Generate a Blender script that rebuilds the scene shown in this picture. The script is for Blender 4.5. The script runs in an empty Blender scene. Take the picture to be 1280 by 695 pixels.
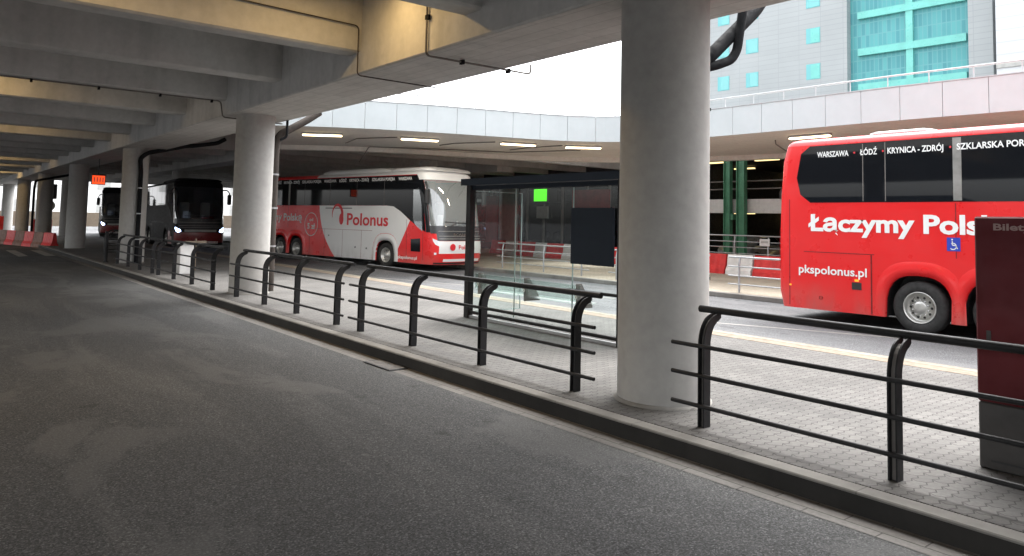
import bpy, bmesh, math, random
from mathutils import Vector, Matrix, noise
R=math.radians; PI=math.pi
random.seed(7)
S=bpy.context.scene; COL=S.collection

# ---------------------------------------------------------------- materials
def mat(name, col, rough=.6, metal=0, spec=.5, emit=None, es=1, coat=0):
    m=bpy.data.materials.new(name); m.use_nodes=True
    b=m.node_tree.nodes['Principled BSDF']
    b.inputs['Base Color'].default_value=(*col,1); b.inputs['Roughness'].default_value=rough
    b.inputs['Metallic'].default_value=metal; b.inputs['Specular IOR Level'].default_value=spec
    b.inputs['Coat Weight'].default_value=coat; b.inputs['Coat Roughness'].default_value=.06
    if emit: b.inputs['Emission Color'].default_value=(*emit,1); b.inputs['Emission Strength'].default_value=es
    return m
class NT:
    def __init__(s,m): s.m=m; s.n=m.node_tree.nodes; s.l=m.node_tree.links; s.b=s.n['Principled BSDF']; s._c=None
    def coord(s):
        if not s._c:
            s._c=s.n.new('ShaderNodeNewGeometry').outputs['Position']
        return s._c
    def map(s,scale,rot=(0,0,0),src=None):
        q=s.n.new('ShaderNodeMapping'); q.inputs['Scale'].default_value=scale; q.inputs['Rotation'].default_value=rot
        s.l.new(src or s.coord(),q.inputs[0]); return q.outputs[0]
    def noise(s,scale,detail=4,vec=None,rough=.55,dist=0):
        q=s.n.new('ShaderNodeTexNoise'); q.inputs['Scale'].default_value=scale; q.inputs['Detail'].default_value=detail
        q.inputs['Roughness'].default_value=rough; q.inputs['Distortion'].default_value=dist
        s.l.new(vec or s.coord(),q.inputs['Vector']); return q.outputs['Fac']
    def ramp(s,f,stops):
        q=s.n.new('ShaderNodeValToRGB'); e=q.color_ramp.elements
        while len(e)<len(stops): e.new(.5)
        for k,(p,c) in enumerate(stops):
            e[k].position=p; e[k].color=(*c,1) if isinstance(c,tuple) else (c,c,c,1)
        s.l.new(f,q.inputs[0]); return q.outputs[0]
    def mix(s,a,b,f,mode='MIX'):
        q=s.n.new('ShaderNodeMix'); q.data_type='RGBA'; q.blend_type=mode
        for v,i in ((f,0),(a,6),(b,7)):
            if isinstance(v,(int,float)): q.inputs[i].default_value=v if i==0 else (v,v,v,1)
            elif isinstance(v,tuple): q.inputs[i].default_value=(*v,1)
            else: s.l.new(v,q.inputs[i])
        return q.outputs[2]
    def col(s,c): s.l.new(c,s.b.inputs['Base Color'])
    def rough(s,c): s.l.new(c,s.b.inputs['Roughness'])
    def bump(s,h,st=.3,d=.01):
        q=s.n.new('ShaderNodeBump'); q.inputs['Strength'].default_value=st; q.inputs['Distance'].default_value=d
        s.l.new(h,q.inputs['Height']); s.l.new(q.outputs[0],s.b.inputs['Normal'])
def concrete(name, a, b, boards=None, stain=.6):
    m=mat(name,a,.85,spec=.3); t=NT(m)
    n1=t.noise(.6,5); n2=t.noise(9,6); st=t.noise(1.0,5,t.map((2.2,2.2,.22)))
    c=t.mix(a,b,t.ramp(n1,[(.35,0.),(.68,1.)]))
    c=t.mix(c,t.ramp(n2,[(.3,.78),(.65,1.)]),.5,'MULTIPLY')
    c=t.mix(c,t.ramp(st,[(.34,stain),(.52,1.)]),.55,'MULTIPLY')
    q_=t.noise(2.6,3,rough=.4,dist=.8); c=t.mix(c,t.ramp(q_,[(.62,1.),(.74,.88)]),.6,'MULTIPLY')
    if boards:                      # board marks left by the formwork, along Y
        w=t.n.new('ShaderNodeTexBrick'); w.inputs['Scale'].default_value=1; w.inputs['Mortar Size'].default_value=.006
        w.inputs['Brick Width'].default_value=boards[0]; w.inputs['Row Height'].default_value=boards[1]
        w.inputs['Color1'].default_value=(1,1,1,1); w.inputs['Color2'].default_value=(.86,.86,.85,1); w.inputs['Mortar'].default_value=(.5,.5,.5,1)
        t.l.new(t.map((1,1,1),(0,0,R(90))),w.inputs['Vector'])
        c=t.mix(c,w.outputs['Color'],.7,'MULTIPLY')
    t.col(c); t.bump(n2,.25,.01); return m
def paint(name,col,rough=.35,dirt=.8,metal=0,coat=0,scale=3):
    m=mat(name,col,rough,metal,coat=coat); t=NT(m); n=t.noise(scale,6)
    t.col(t.mix(col,tuple(x*dirt for x in col),t.ramp(n,[(.4,0.),(.7,1.)])))
    t.rough(t.ramp(t.noise(scale*4,4),[(.3,rough*.8),(.7,min(1,rough*1.35))])); return m
M={}
M['deck']=concrete('deck_concrete',(.55,.54,.52),(.48,.47,.45),stain=.75)
M['soffit']=concrete('soffit_concrete',(.60,.58,.55),(.52,.50,.47),boards=(2.6,.24),stain=.8)
M['farsoffit']=concrete('far_soffit_concrete',(.78,.75,.70),(.72,.69,.64),stain=.92)
M['column']=concrete('column_paint',(.41,.40,.38),(.37,.36,.34),stain=.88)
M['kerbtop']=concrete('kerb_stone',(.26,.25,.23),(.17,.163,.15),boards=(1.0,20)); M['gutter']=concrete('gutter_concrete',(.20,.19,.175),(.13,.125,.115))
M['kerbface']=concrete('kerb_face_dark',(.018,.0175,.017),(.034,.032,.029))  # near-black tone for the kerb's road side and its joint
M['kerbwhite']=paint('kerb_white_paint',(.19,.17,.13),.8,.65); M['tactile']=paint('tactile_yellow',(.165,.128,.092),.8,.8)
M['white_line']=paint('line_paint',(.22,.215,.20),.8,.6)
M['faded_line']=paint('faded_line_paint',(.30,.28,.25),.85,.6)
M['black_metal']=paint('black_rail_paint',(.026,.026,.027),.42,.6)
M['galv']=paint('galvanised_steel',(.42,.43,.44),.45,.8,metal=.6)
M['white_rail']=paint('white_rail_paint',(.42,.435,.44),.5,.85)
M['panel']=paint('parapet_panel',(.46,.495,.50),.65,.95,scale=1.2)
M['brown_pipe']=paint('brown_pipe',(.065,.055,.048),.55,.7); M['dark_pipe']=paint('dark_pipe',(.011,.0115,.013),.9,.7)
M['conduit']=paint('conduit_grey',(.17,.155,.14),.6,.7)
M['red']=paint('bus_red',(.74,.010,.012),.30,.97,coat=.22,scale=.7); M['white']=paint('bus_white',(.74,.74,.73),.34,.95,coat=.2,scale=.9)
for k_ in ('red','white'):
    t_=NT(M[k_]); src=t_.b.inputs['Base Color'].links[0].from_socket; sx_=t_.n.new('ShaderNodeSeparateXYZ'); t_.l.new(t_.coord(),sx_.inputs[0])
    hgt=t_.ramp(sx_.outputs[2],[(.0,1.),(.25,.9),(.85,0.)]); dn=t_.ramp(t_.noise(2.2,6,t_.map((1,1,.4))),[(.38,.05),(.66,.5)])
    t_.col(t_.mix(src,(.22,.18,.15),t_.mix(hgt,dn,1.,'MULTIPLY')))
M['maroon']=paint('dark_red_paint',(.20,.012,.014),.3,.8,coat=.4)
M['charcoal']=paint('charcoal_paint',(.010,.010,.011),.6,.8); NT(M['charcoal']).b.inputs['Specular IOR Level'].default_value=.2
M['glass_black']=mat('tinted_glass',(.008,.009,.011),.03,spec=.32)
M['black']=mat('black_plastic',(.02,.02,.021),.45); M['rubber']=paint('tyre_rubber',(.028,.027,.026),.8,.7)
M['rim']=paint('wheel_rim',(.62,.61,.58),.32,.7,metal=.75); M['chrome']=mat('chrome',(.7,.7,.7),.15,1)
M['grille']=paint('front_grille_grey',(.05,.052,.056),.22,.8)
M['dull_brown']=paint('dull_brown_plastic',(.20,.10,.07),.6,.6)  # dull red-brown for every other block across the road
M['hub']=paint('hub_grey',(.30,.29,.27),.5,.7,metal=.4)
M['lettering']=mat('white_lettering',(.82,.82,.80),.5); M['redlettering']=mat('red_lettering',(.62,.02,.03),.45)
M['blue']=mat('blue_sticker',(.02,.05,.42),.45); M['amber']=mat('amber_lens',(.9,.3,.02),.3,emit=(1,.35,.03),es=.15)
NT(M['charcoal']).b.inputs['Coat Weight'].default_value=0
for k_ in ('dark_pipe','brown_pipe','black_metal'): NT(M[k_]).b.inputs['Specular IOR Level'].default_value=.15
M['headlamp']=mat('headlamp_lens',(.75,.78,.8),.12); M['headlit']=mat('lit_headlamp',(.7,.8,1),.2,emit=(.45,.6,1),es=2.5)
M['lamp']=mat('tube_lamp',(.9,.8,.6),.4,emit=(1,.78,.45),es=1.4); M['lampdim']=mat('warm_tube_lamp',(.9,.8,.6),.4,emit=(1,.62,.22),es=1.6)
M['gb']=mat('garage_tube_lamp',(.9,.8,.6),.4,emit=(1,.75,.32),es=.35)
M['orange']=mat('orange_display',(.9,.12,.02),.4,emit=(1,.07,.012),es=.22); M['greenlit']=mat('green_lit_sign',(.1,.8,.05),.4,emit=(.10,.85,.02),es=.22)
M['barrier_red']=paint('barrier_red_plastic',(.62,.03,.03),.5,.75); M['barrier_white']=paint('barrier_white_plastic',(.70,.69,.67),.5,.8)
M['green_steel']=paint('green_steel',(.06,.19,.11),.5,.75)
M['poster']=paint('poster_grey',(.42,.42,.40),.6,.8); M['billboard']=paint('billboard_red',(.22,.025,.025),.45,.7)
M['navy']=mat('navy_board',(.010,.016,.026),.6,spec=.2); M['screenred']=paint('machine_dark_red',(.115,.012,.016),.5,.75,scale=2); NT(M['screenred']).b.inputs['Specular IOR Level'].default_value=.25
M['machinegrey']=paint('machine_grey',(.05,.046,.044),.5,.7); M['dimtext']=mat('dim_lettering',(.34,.22,.20),.5)
M['dark']=paint('dark_interior',(.03,.03,.032),.7,.7); M['darkwall']=concrete('dark_wall',(.07,.07,.072),(.045,.045,.047))
M['pale']=paint('pale_plaster',(.8,.79,.77),.8,.9,scale=.4)
M['yellow']=mat('yellow_panel',(.75,.42,.03),.5)
M['seatblue']=paint('car_paint_dark',(.05,.055,.07),.3,.8,coat=.5); M['carsilver']=paint('car_paint_silver',(.35,.36,.37),.3,.8,coat=.5,metal=.4)
M['plastered']=paint('left_wall_panel',(.16,.155,.15),.6,.8,scale=.6)
M['bush']=paint('shrub_leaves',(.11,.10,.04),.8,.5,scale=20)
def glassmat(name,tint,tr,rough=.02):
    m=bpy.data.materials.new(name); m.use_nodes=True; n=m.node_tree.nodes; l=m.node_tree.links; n.clear()
    o=n.new('ShaderNodeOutputMaterial'); mx=n.new('ShaderNodeMixShader'); t=n.new('ShaderNodeBsdfTransparent'); g=n.new('ShaderNodeBsdfGlossy')
    lw=n.new('ShaderNodeLayerWeight'); lw.inputs[0].default_value=.5; fr=n.new('ShaderNodeMath'); fr.operation='POWER'; fr.inputs[1].default_value=5.5; l.new(lw.outputs['Facing'],fr.inputs[0])
    mr=n.new('ShaderNodeMapRange'); mr.inputs['To Min'].default_value=tr; mr.inputs['To Max'].default_value=.9
    l.new(fr.outputs[0],mr.inputs[0]); t.inputs[0].default_value=(*tint,1); g.inputs['Roughness'].default_value=rough
    l.new(mr.outputs[0],mx.inputs[0]); l.new(t.outputs[0],mx.inputs[1]); l.new(g.outputs[0],mx.inputs[2]); l.new(mx.outputs[0],o.inputs[0]); return m
M['glass']=glassmat('clear_glass',(.95,.98,.975),.02); M['glass_edge']=paint('glass_edge',(.30,.40,.38),.2,.9)
M['windscreen']=glassmat('windscreen_glass',(.75,.80,.82),.30)
M['painted_sheen']=glassmat('painted_sheen_windscreen',(.75,.80,.82),.26)
_n=M['painted_sheen'].node_tree.nodes; _l=M['painted_sheen'].node_tree.links; _d=_n.new('ShaderNodeBsdfDiffuse'); _d.inputs[0].default_value=(.55,.60,.60,1); _m=_n.new('ShaderNodeMixShader'); _m.inputs[0].default_value=.30  # pale diffuse share imitates a bright reflection on the windscreen
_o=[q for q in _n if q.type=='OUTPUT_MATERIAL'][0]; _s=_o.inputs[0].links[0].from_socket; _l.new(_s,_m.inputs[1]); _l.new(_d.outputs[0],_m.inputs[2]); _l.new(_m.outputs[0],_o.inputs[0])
M['bench']=glassmat('bench_glass',(.88,.96,.93),.22,.3)
def asphalt(name,a,b,worn,coarse=1.):
    m=mat(name,a,.9,spec=.2); t=NT(m)
    grain=t.noise(58*coarse,4,rough=.75); v=t.n.new('ShaderNodeTexVoronoi'); v.inputs['Scale'].default_value=100*coarse; t.l.new(t.coord(),v.inputs['Vector'])
    big=t.noise(.35,5); tr=t.noise(1.,5,t.map((1.1,.16,1)),dist=.6)
    c=t.mix(a,b,t.ramp(big,[(.35,0.),(.65,1.)]))
    c=t.mix(c,worn,t.ramp(tr,[(.50,0.),(.66,.75)]))
    vs=t.n.new('ShaderNodeSeparateColor'); t.l.new(v.outputs['Color'],vs.inputs[0])
    c=t.mix(c,t.ramp(vs.outputs[0],[(0.,.5),(.5,.85),(.82,1.15),(1.,2.0)]),.85,'MULTIPLY'); c=t.mix(c,t.ramp(grain,[(.36,.45),(.5,.95),(.62,1.6)]),.6,'MULTIPLY')
    w=t.n.new('ShaderNodeTexWhiteNoise'); t.l.new(v.outputs['Position'],w.inputs['Vector'])
    c=t.mix(c,(.26,.25,.24),t.ramp(w.outputs['Value'],[(.985,0.),(.995,.3)]))
    spots=t.ramp(t.noise(7,2,rough=.3),[(.76,0.),(.785,.28)]); c=t.mix(c,(.2,.195,.19),spots)
    pt=t.noise(.5,6,t.map((1.,.55,1),(0,0,R(28))),rough=.6,dist=.5); c=t.mix(c,t.mix(worn,t.ramp(grain,[(.3,.75),(.7,1.3)]),1.,'MULTIPLY'),t.ramp(pt,[(.535,0.),(.575,.6)]))
    oil=t.noise(1.7,3,rough=.5); c=t.mix(c,t.ramp(oil,[(.66,1.),(.72,.7)]),1.,'MULTIPLY')
    t.col(c); t.rough(t.ramp(tr,[(.45,.95),(.66,.86)])); t.bump(grain,.6,.006); return m
M['road']=asphalt('road_asphalt',(.080,.081,.082),(.070,.071,.072),(.108,.108,.107))
M['lane']=asphalt('bus_lane_asphalt',(.105,.107,.11),(.09,.092,.095),(.13,.131,.133))
def pavers(name,a,b,mortar,w=.2,h=.1,rot=0,zig=.013,size=.006):
    m=mat(name,a,.85,spec=.3); t=NT(m)
    sx=t.n.new('ShaderNodeSeparateXYZ'); t.l.new(t.map((1,1,1),(0,0,R(rot))),sx.inputs[0])
    def wave(src,per):
        q=t.n.new('ShaderNodeMath'); q.operation='PINGPONG'; q.inputs[1].default_value=per/2; t.l.new(src,q.inputs[0])
        k=t.n.new('ShaderNodeMath'); k.operation='MULTIPLY'; k.inputs[1].default_value=zig/(per/2)*2; t.l.new(q.outputs[0],k.inputs[0]); return k.outputs[0]
    def add(p,q2):
        k=t.n.new('ShaderNodeMath'); t.l.new(p,k.inputs[0]); t.l.new(q2,k.inputs[1]); return k.outputs[0]
    cx=t.n.new('ShaderNodeCombineXYZ'); t.l.new(add(sx.outputs[0],wave(sx.outputs[1],h)),cx.inputs[0]); t.l.new(add(sx.outputs[1],wave(sx.outputs[0],w/2)),cx.inputs[1])
    br=t.n.new('ShaderNodeTexBrick'); br.inputs['Scale'].default_value=1; br.inputs['Brick Width'].default_value=w; br.inputs['Row Height'].default_value=h
    br.inputs['Mortar Size'].default_value=size; br.inputs['Mortar Smooth'].default_value=.3; br.inputs['Bias'].default_value=0
    br.inputs['Color1'].default_value=(*a,1); br.inputs['Color2'].default_value=(*b,1); br.inputs['Mortar'].default_value=(*mortar,1)
    t.l.new(cx.outputs[0],br.inputs['Vector'])
    c=t.mix(br.outputs['Color'],t.ramp(t.noise(.8,6),[(.3,.62),(.6,1.)]),.75,'MULTIPLY')
    c=t.mix(c,t.ramp(t.noise(30,5),[(.3,.7),(.65,1.08)]),.6,'MULTIPLY'); t.col(c)
    inv=t.n.new('ShaderNodeInvert'); t.l.new(br.outputs['Fac'],inv.inputs['Color']); t.bump(inv.outputs[0],.5,.006); return m
M['pavers']=pavers('platform_pavers',(.122,.117,.110),(.098,.094,.089),(.050,.047,.044))
M['gutterstone']=pavers('gutter_stones',(.20,.19,.178),(.16,.152,.142),(.07,.066,.06),.5,.124,90,.0)
M['island']=pavers('island_pavers',(.44,.39,.31),(.40,.35,.28),(.28,.24,.19),.2,.1,0,.0)
def facade_mat(name,a,b,w,h,mort,size):
    m=mat(name,a,.55,spec=.4); t=NT(m)
    sx=t.n.new('ShaderNodeSeparateXYZ'); t.l.new(t.coord(),sx.inputs[0])
    cx=t.n.new('ShaderNodeCombineXYZ'); t.l.new(sx.outputs[1],cx.inputs[0]); t.l.new(sx.outputs[2],cx.inputs[1])
    br=t.n.new('ShaderNodeTexBrick'); br.offset=0; br.inputs['Scale'].default_value=1; br.inputs['Brick Width'].default_value=w; br.inputs['Row Height'].default_value=h
    br.inputs['Mortar Size'].default_value=size; br.inputs['Color1'].default_value=(*a,1); br.inputs['Color2'].default_value=(*b,1); br.inputs['Mortar'].default_value=(*mort,1)
    t.l.new(cx.outputs[0],br.inputs['Vector']); t.col(t.mix(br.outputs['Color'],t.ramp(t.noise(.15,4),[(.3,.86),(.7,1.)]),.8,'MULTIPLY')); return m
M['hotel_grey']=facade_mat('hotel_grey_cladding',(.37,.395,.40),(.355,.38,.385),2.4,.55,(.31,.335,.34),.03)
M['hotel_white']=facade_mat('hotel_white_cladding',(.60,.62,.64),(.58,.60,.62),3.,1.1,(.5,.52,.54),.05)
M['hotel_teal']=facade_mat('hotel_teal_glass',(.07,.28,.31),(.10,.37,.38),.42,1.3,(.13,.36,.38),.05)
M['teal_band']=paint('teal_band',(.15,.50,.45),.3,.85,scale=.8); M['teal_win']=mat('teal_window',(.12,.42,.42),.12,spec=.8)
M['teal_dark']=mat('teal_reveal',(.14,.42,.44),.4)

# ---------------------------------------------------------------- mesh builder
class MB:
    def __init__(s): s.v=[]; s.f=[]; s.sm=[]; s.mi=[]; s.k=0
    def add(s,vs,fs,smooth=False):
        o=len(s.v); s.v+= [tuple(p) for p in vs]
        for f in fs: s.f.append([o+i for i in f]); s.sm.append(smooth); s.mi.append(s.k)
        return s
    def box(s,x0,x1,y0,y1,z0,z1,bev=0):
        if bev>0:
            p=[(x0+bev,y0),(x1-bev,y0),(x1,y0+bev),(x1,y1-bev),(x1-bev,y1),(x0+bev,y1),(x0,y1-bev),(x0,y0+bev)]
            q=[(x0+bev,y0+bev),(x1-bev,y0+bev),(x1-bev,y0+bev),(x1-bev,y1-bev),(x1-bev,y1-bev),(x0+bev,y1-bev),(x0+bev,y1-bev),(x0+bev,y0+bev)]
            rings=[[(a,b,z0) for a,b in q],[(a,b,z0+bev) for a,b in p],[(a,b,z1-bev) for a,b in p],[(a,b,z1) for a,b in q]]
            return s.loft(rings,caps=True)
        v=[(x,y,z) for z in (z0,z1) for x,y in ((x0,y0),(x1,y0),(x1,y1),(x0,y1))]
        return s.add(v,[(3,2,1,0),(4,5,6,7),(0,1,5,4),(1,2,6,5),(2,3,7,6),(3,0,4,7)])
    def loft(s,rings,caps=True,smooth=False,closed=True):
        n=len(rings[0]); v=[p for r in rings for p in r]; f=[]
        for i in range(len(rings)-1):
            for j in range(n if closed else n-1):
                a=i*n+j; b=i*n+(j+1)%n; f.append((a,b,b+n,a+n))
        s.add(v,f,smooth); 
        if caps:
            s.add(rings[0],[tuple(range(n))[::-1]]); s.add(rings[-1],[tuple(range(n))])
        return s
    def tube(s,pts,r,seg=10,smooth=True):
        pts=[Vector(p) for p in pts]; rings=[]; ref=None
        for i,p in enumerate(pts):
            a=pts[max(i-1,0)]; b=pts[min(i+1,len(pts)-1)]; d=(b-a).normalized()
            if ref is None:
                ref=Vector((0,0,1)) if abs(d.z)<.9 else Vector((1,0,0))
            u=d.cross(ref).normalized(); w=u.cross(d).normalized(); ref=w
            k=1.
            if 0<i<len(pts)-1:
                c=(p-a).normalized().dot((b-p).normalized()); k=1/max(.5,math.sqrt((1+c)/2))
            rr=r[i] if isinstance(r,(list,tuple)) else r
            rings.append([tuple(p+(u*math.cos(t)+w*math.sin(t))*rr*k) for t in [2*PI*j/seg for j in range(seg)]])
        return s.loft(rings,True,smooth)
    def prism(s,poly,fn0,fn1):      # poly 2-D, fn map (a,b)->xyz for both faces
        n=len(poly); v=[fn0(*p) for p in poly]+[fn1(*p) for p in poly]
        return s.add(v,[tuple(range(n))[::-1],tuple(range(n,2*n))]+[(i,(i+1)%n,n+(i+1)%n,n+i) for i in range(n)])
    def lathe(s,prof,c,axis='x',seg=32,smooth=True,sy=1):
        rings=[]
        for r,h in prof:
            rr=[]
            for j in range(seg):
                t=2*PI*j/seg; a,b=r*math.cos(t),r*math.sin(t)
                rr.append((c[0]+h,c[1]+a,c[2]+b) if axis=='x' else ((c[0]+a,c[1]+b,c[2]+h) if axis=='z' else (c[0]+a,c[1]+h,c[2]+b)))
            rings.append(rr)
        return s.loft(rings,False,smooth)
    def build(s,name,m,parent=None):
        me=bpy.data.meshes.new(name); me.from_pydata(s.v,[],s.f)
        for mm in (m if isinstance(m,list) else [m]): me.materials.append(M[mm] if isinstance(mm,str) else mm)
        me.polygons.foreach_set('use_smooth',s.sm); me.polygons.foreach_set('material_index',s.mi)
        bm=bmesh.new(); bm.from_mesh(me)
        bmesh.ops.recalc_face_normals(bm,faces=bm.faces); bm.to_mesh(me); bm.free(); me.update()
        o=bpy.data.objects.new(name,me); COL.objects.link(o)
        if parent: o.parent=parent
        return o
def tag(o,label=None,cat=None,group=None,kind=None):
    if label: o['label']=label
    if cat: o['category']=cat
    if group: o['group']=group
    if kind: o['kind']=kind
    return o
def empty(name,loc,rz=0,label=None,cat=None,group=None):
    o=bpy.data.objects.new(name,None); COL.objects.link(o); o.location=loc; o.rotation_euler=(0,0,rz); o.empty_display_size=.2
    return tag(o,label,cat,group)
def kids(o): return [c for c in bpy.data.objects if c.parent==o]
def copy_tree(o,parent=None):
    ks=kids(o); c=o.copy(); COL.objects.link(c); c.parent=parent
    for k in ks: copy_tree(k,c)
    return c
def struct(mb,name,m,label=None): return tag(mb.build(name,m),label,None,None,'structure')
_tc={}
def text_mb(body,width=None,cap=.3,bold=.0,extr=0.002):
    cu=bpy.data.curves.new('t','FONT'); cu.body=body; cu.size=1; cu.offset=bold; cu.extrude=0; cu.resolution_u=3
    o=bpy.data.objects.new('t',cu); COL.objects.link(o); bpy.context.view_layer.update()
    dg=bpy.context.evaluated_depsgraph_get(); me=bpy.data.meshes.new_from_object(o.evaluated_get(dg))
    vs=[v.co.copy() for v in me.vertices]; fs=[tuple(p.vertices) for p in me.polygons]
    bpy.data.objects.remove(o); bpy.data.curves.remove(cu); bpy.data.meshes.remove(me)
    k=cap/.729; x0=min(v.x for v in vs); x1=max(v.x for v in vs); kx=k if width is None else width/(x1-x0)
    return [((v.x-x0)*kx,v.y*k) for v in vs],fs,(x1-x0)*kx
def put_text(body,fn,name,m,parent,width=None,cap=.3,bold=0):
    vs,fs,w=text_mb(body,width,cap,bold); mb=MB(); mb.add([fn(a,b) for a,b in vs],fs)
    me=bpy.data.meshes.new(name); me.from_pydata(mb.v,[],mb.f); me.materials.append(M[m])
    o=bpy.data.objects.new(name,me); COL.objects.link(o); o.parent=parent; return o

# ---------------------------------------------------------------- camera
yaw,pit,rol=R(38.617),R(3.850),R(1.260)
fw=Vector((math.sin(yaw)*math.cos(pit),math.cos(yaw)*math.cos(pit),math.sin(pit))); rt=Vector((math.cos(yaw),-math.sin(yaw),0)); up=rt.cross(fw)
rt2=math.cos(rol)*rt+math.sin(rol)*up; up2=-math.sin(rol)*rt+math.cos(rol)*up
cam=bpy.data.cameras.new('camera'); co=bpy.data.objects.new('camera',cam); COL.objects.link(co)
mw=Matrix((rt2,up2,-fw)).transposed().to_4x4(); mw.translation=Vector((0,0,1.9)); co.matrix_world=mw
cam.sensor_width=36; cam.lens=924/1280*36; cam.shift_y=-(347.5-215)/1280; cam.clip_end=1500; cam.clip_start=.05
S.camera=co

# ---------------------------------------------------------------- light
w=bpy.data.worlds.new('World'); S.world=w; w.use_nodes=True; n=w.node_tree.nodes; l=w.node_tree.links
sky=n.new('ShaderNodeTexSky'); sky.sky_type='NISHITA'; sky.sun_disc=False; sky.sun_elevation=R(64); sky.sun_rotation=R(80); sky.dust_density=4; sky.ozone_density=1
hs=n.new('ShaderNodeHueSaturation'); hs.inputs['Saturation'].default_value=.16
l.new(sky.outputs[0],hs.inputs['Color']); l.new(hs.outputs[0],n['Background'].inputs[0]); n['Background'].inputs[1].default_value=.15
sl=bpy.data.lights.new('sun','SUN'); sl.energy=.7; sl.angle=R(40); sl.color=(1,.98,.95)
so=bpy.data.objects.new('sun',sl); COL.objects.link(so)
az,el=R(80),R(64); sd=Vector((math.sin(az)*math.cos(el),math.cos(az)*math.cos(el),math.sin(el)))
so.rotation_euler=sd.to_track_quat('Z','Y').to_euler(); so.location=(0,0,60)
S.view_settings.view_transform='Standard'; S.view_settings.look='None'; S.view_settings.gamma=1; S.view_settings.exposure=2.62
S.render.engine='CYCLES'; S.cycles.use_denoising=True; S.cycles.max_bounces=10; S.cycles.diffuse_bounces=7; S.cycles.glossy_bounces=4; S.cycles.transparent_max_bounces=12
try: S.cycles.denoiser='OPENIMAGEDENOISE'; S.cycles.denoising_input_passes='RGB_ALBEDO_NORMAL'
except Exception: pass

# ---------------------------------------------------------------- ground
struct(MB().box(-700,900,-500,1200,-1,-.008),'ground','lane')
def sheet(name,m,poly,z):
    mb=MB(); mb.add([(x,y,z) for x,y in poly],[tuple(range(len(poly)))]); return struct(mb,name,m)
sheet('road','road',[(-9,-30),(4.74,-30),(4.74,34),(4.74,44),(5.4,49),(5.4,110),(-9,110)],0)
sheet('gutter','gutterstone',[(4.742,-30),(4.995,-30),(4.995,110),(4.742,110)],.003)
# platform with a dark kerb face, a stone kerb and pavers
mb=MB(); mb.box(5.0,5.16,-30,46,-.005,.150,.008); mb2=mb
o=struct(mb,'kerb','kerbtop')
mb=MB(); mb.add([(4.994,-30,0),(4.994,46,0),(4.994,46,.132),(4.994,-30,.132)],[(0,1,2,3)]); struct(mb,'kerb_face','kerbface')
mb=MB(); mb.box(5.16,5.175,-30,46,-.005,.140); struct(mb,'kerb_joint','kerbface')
struct(MB().box(5.175,10.15,-30,46,-.005,.147),'platform','pavers')
struct(MB().box(10.15,10.42,-30,46,-.005,.151),'tactile_strip','tactile')
struct(MB().box(10.42,10.62,-30,46,-.005,.154,.01),'platform_kerb','kerbwhite')
sheet('bus_lane','lane',[(10.62,-60),(17.2,-60),(17.2,120),(10.62,120)],.0)
mb=MB()
for a,b in (((12.2,9.4),(15.2,2.2)),((11.6,22),(14.0,13.2))):
    a=Vector(a);b=Vector(b); nn=(b-a).normalized(); nn=Vector((-nn.y,nn.x))*.06
    mb.add([(*(a-nn),.004),(*(b-nn),.004),(*(b+nn),.004),(*(a+nn),.004)],[(0,1,2,3)])
mb.add([(10.98,-40,.004),(11.1,-40,.004),(11.1,60,.004),(10.98,60,.004)],[(0,1,2,3)])
struct(mb,'lane_markings','white_line')
struct(MB().box(17.0,17.2,-60,70,-.004,.125,.01),'island_kerb','kerbtop')
struct(MB().box(17.2,29,-60,48,-.004,.12),'island_pavement','island')
mb=MB()
for q in ([(3.34,42.9),(3.72,42.85),(3.72,37.4),(3.34,36.9)],[(4.33,42.8),(4.72,42.7),(4.72,37.2),(4.33,37.3)],[(2.35,42.9),(2.73,42.9),(2.73,37),(2.35,37)],[(1.35,42.9),(1.73,42.9),(1.73,37),(1.35,37)]):
    mb.add([(x,y,.005) for x,y in q],[(0,1,2,3)])
struct(mb,'crossing_stripes','faded_line')
# drain cover in the gutter
t=empty('drain_cover',(4.86,8.6,.003),0,'flat iron drain cover set in the gutter by the dark kerb','drain cover')
MB().box(-.16,.11,-.35,.35,0,.012,.003).build('frame','black_metal',t)
mb=MB()
for i in range(9): mb.box(-.14,.09,-.31+i*.07,-.27+i*.07,.012,.016)
mb.build('grate','conduit',t)

# ---------------------------------------------------------------- near viaduct
t=empty('viaduct',(0,20,0),0,'grey ribbed concrete road deck overhead carried by the near row of round columns','viaduct')
def P(mb,name,m,par=t):
    mb.v=[(x-par.location.x,y-par.location.y,z) for x,y,z in mb.v]; return mb.build(name,m,par)
P(MB().box(-8.,6.84,-30,86,5.5,5.9),'deck_slab','deck')  # unseen left side cut short to let more daylight in underneath
mb=MB(); mb.box(5.4,6.85,-30,86,4.222,5.5,.025); P(mb,'edge_beam','deck')
mb=MB(); mb.add([(5.43,-30,4.219),(6.82,-30,4.219),(6.82,86,4.219),(5.43,86,4.219)],[(0,1,2,3)]); P(mb,'beam_soffit','soffit')
P(MB().box(-7.9,-6.9,-30,86,4.22,5.5,.025),'edge_beam','deck')  # unseen left edge, set inward so light gets under the deck
ys=[11.18+3.32*k for k in range(-12,23)]
for y in ys:
    if y>86: continue
    y0=y-.42; prof=[(y0,4.60),(y0+.04,4.57),(y-.04,4.57),(y,4.60),(y+.06,5.5),(y0-.06,5.5)]
    mb=MB(); mb.prism(prof,lambda a,b:(-6.9,a,b),lambda a,b:(5.4,a,b)); P(mb,'rib','deck')
mb=MB(); mb.box(6.86,6.98,-30,20.5,4.9,6.0); P(mb,'parapet','panel')
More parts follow.
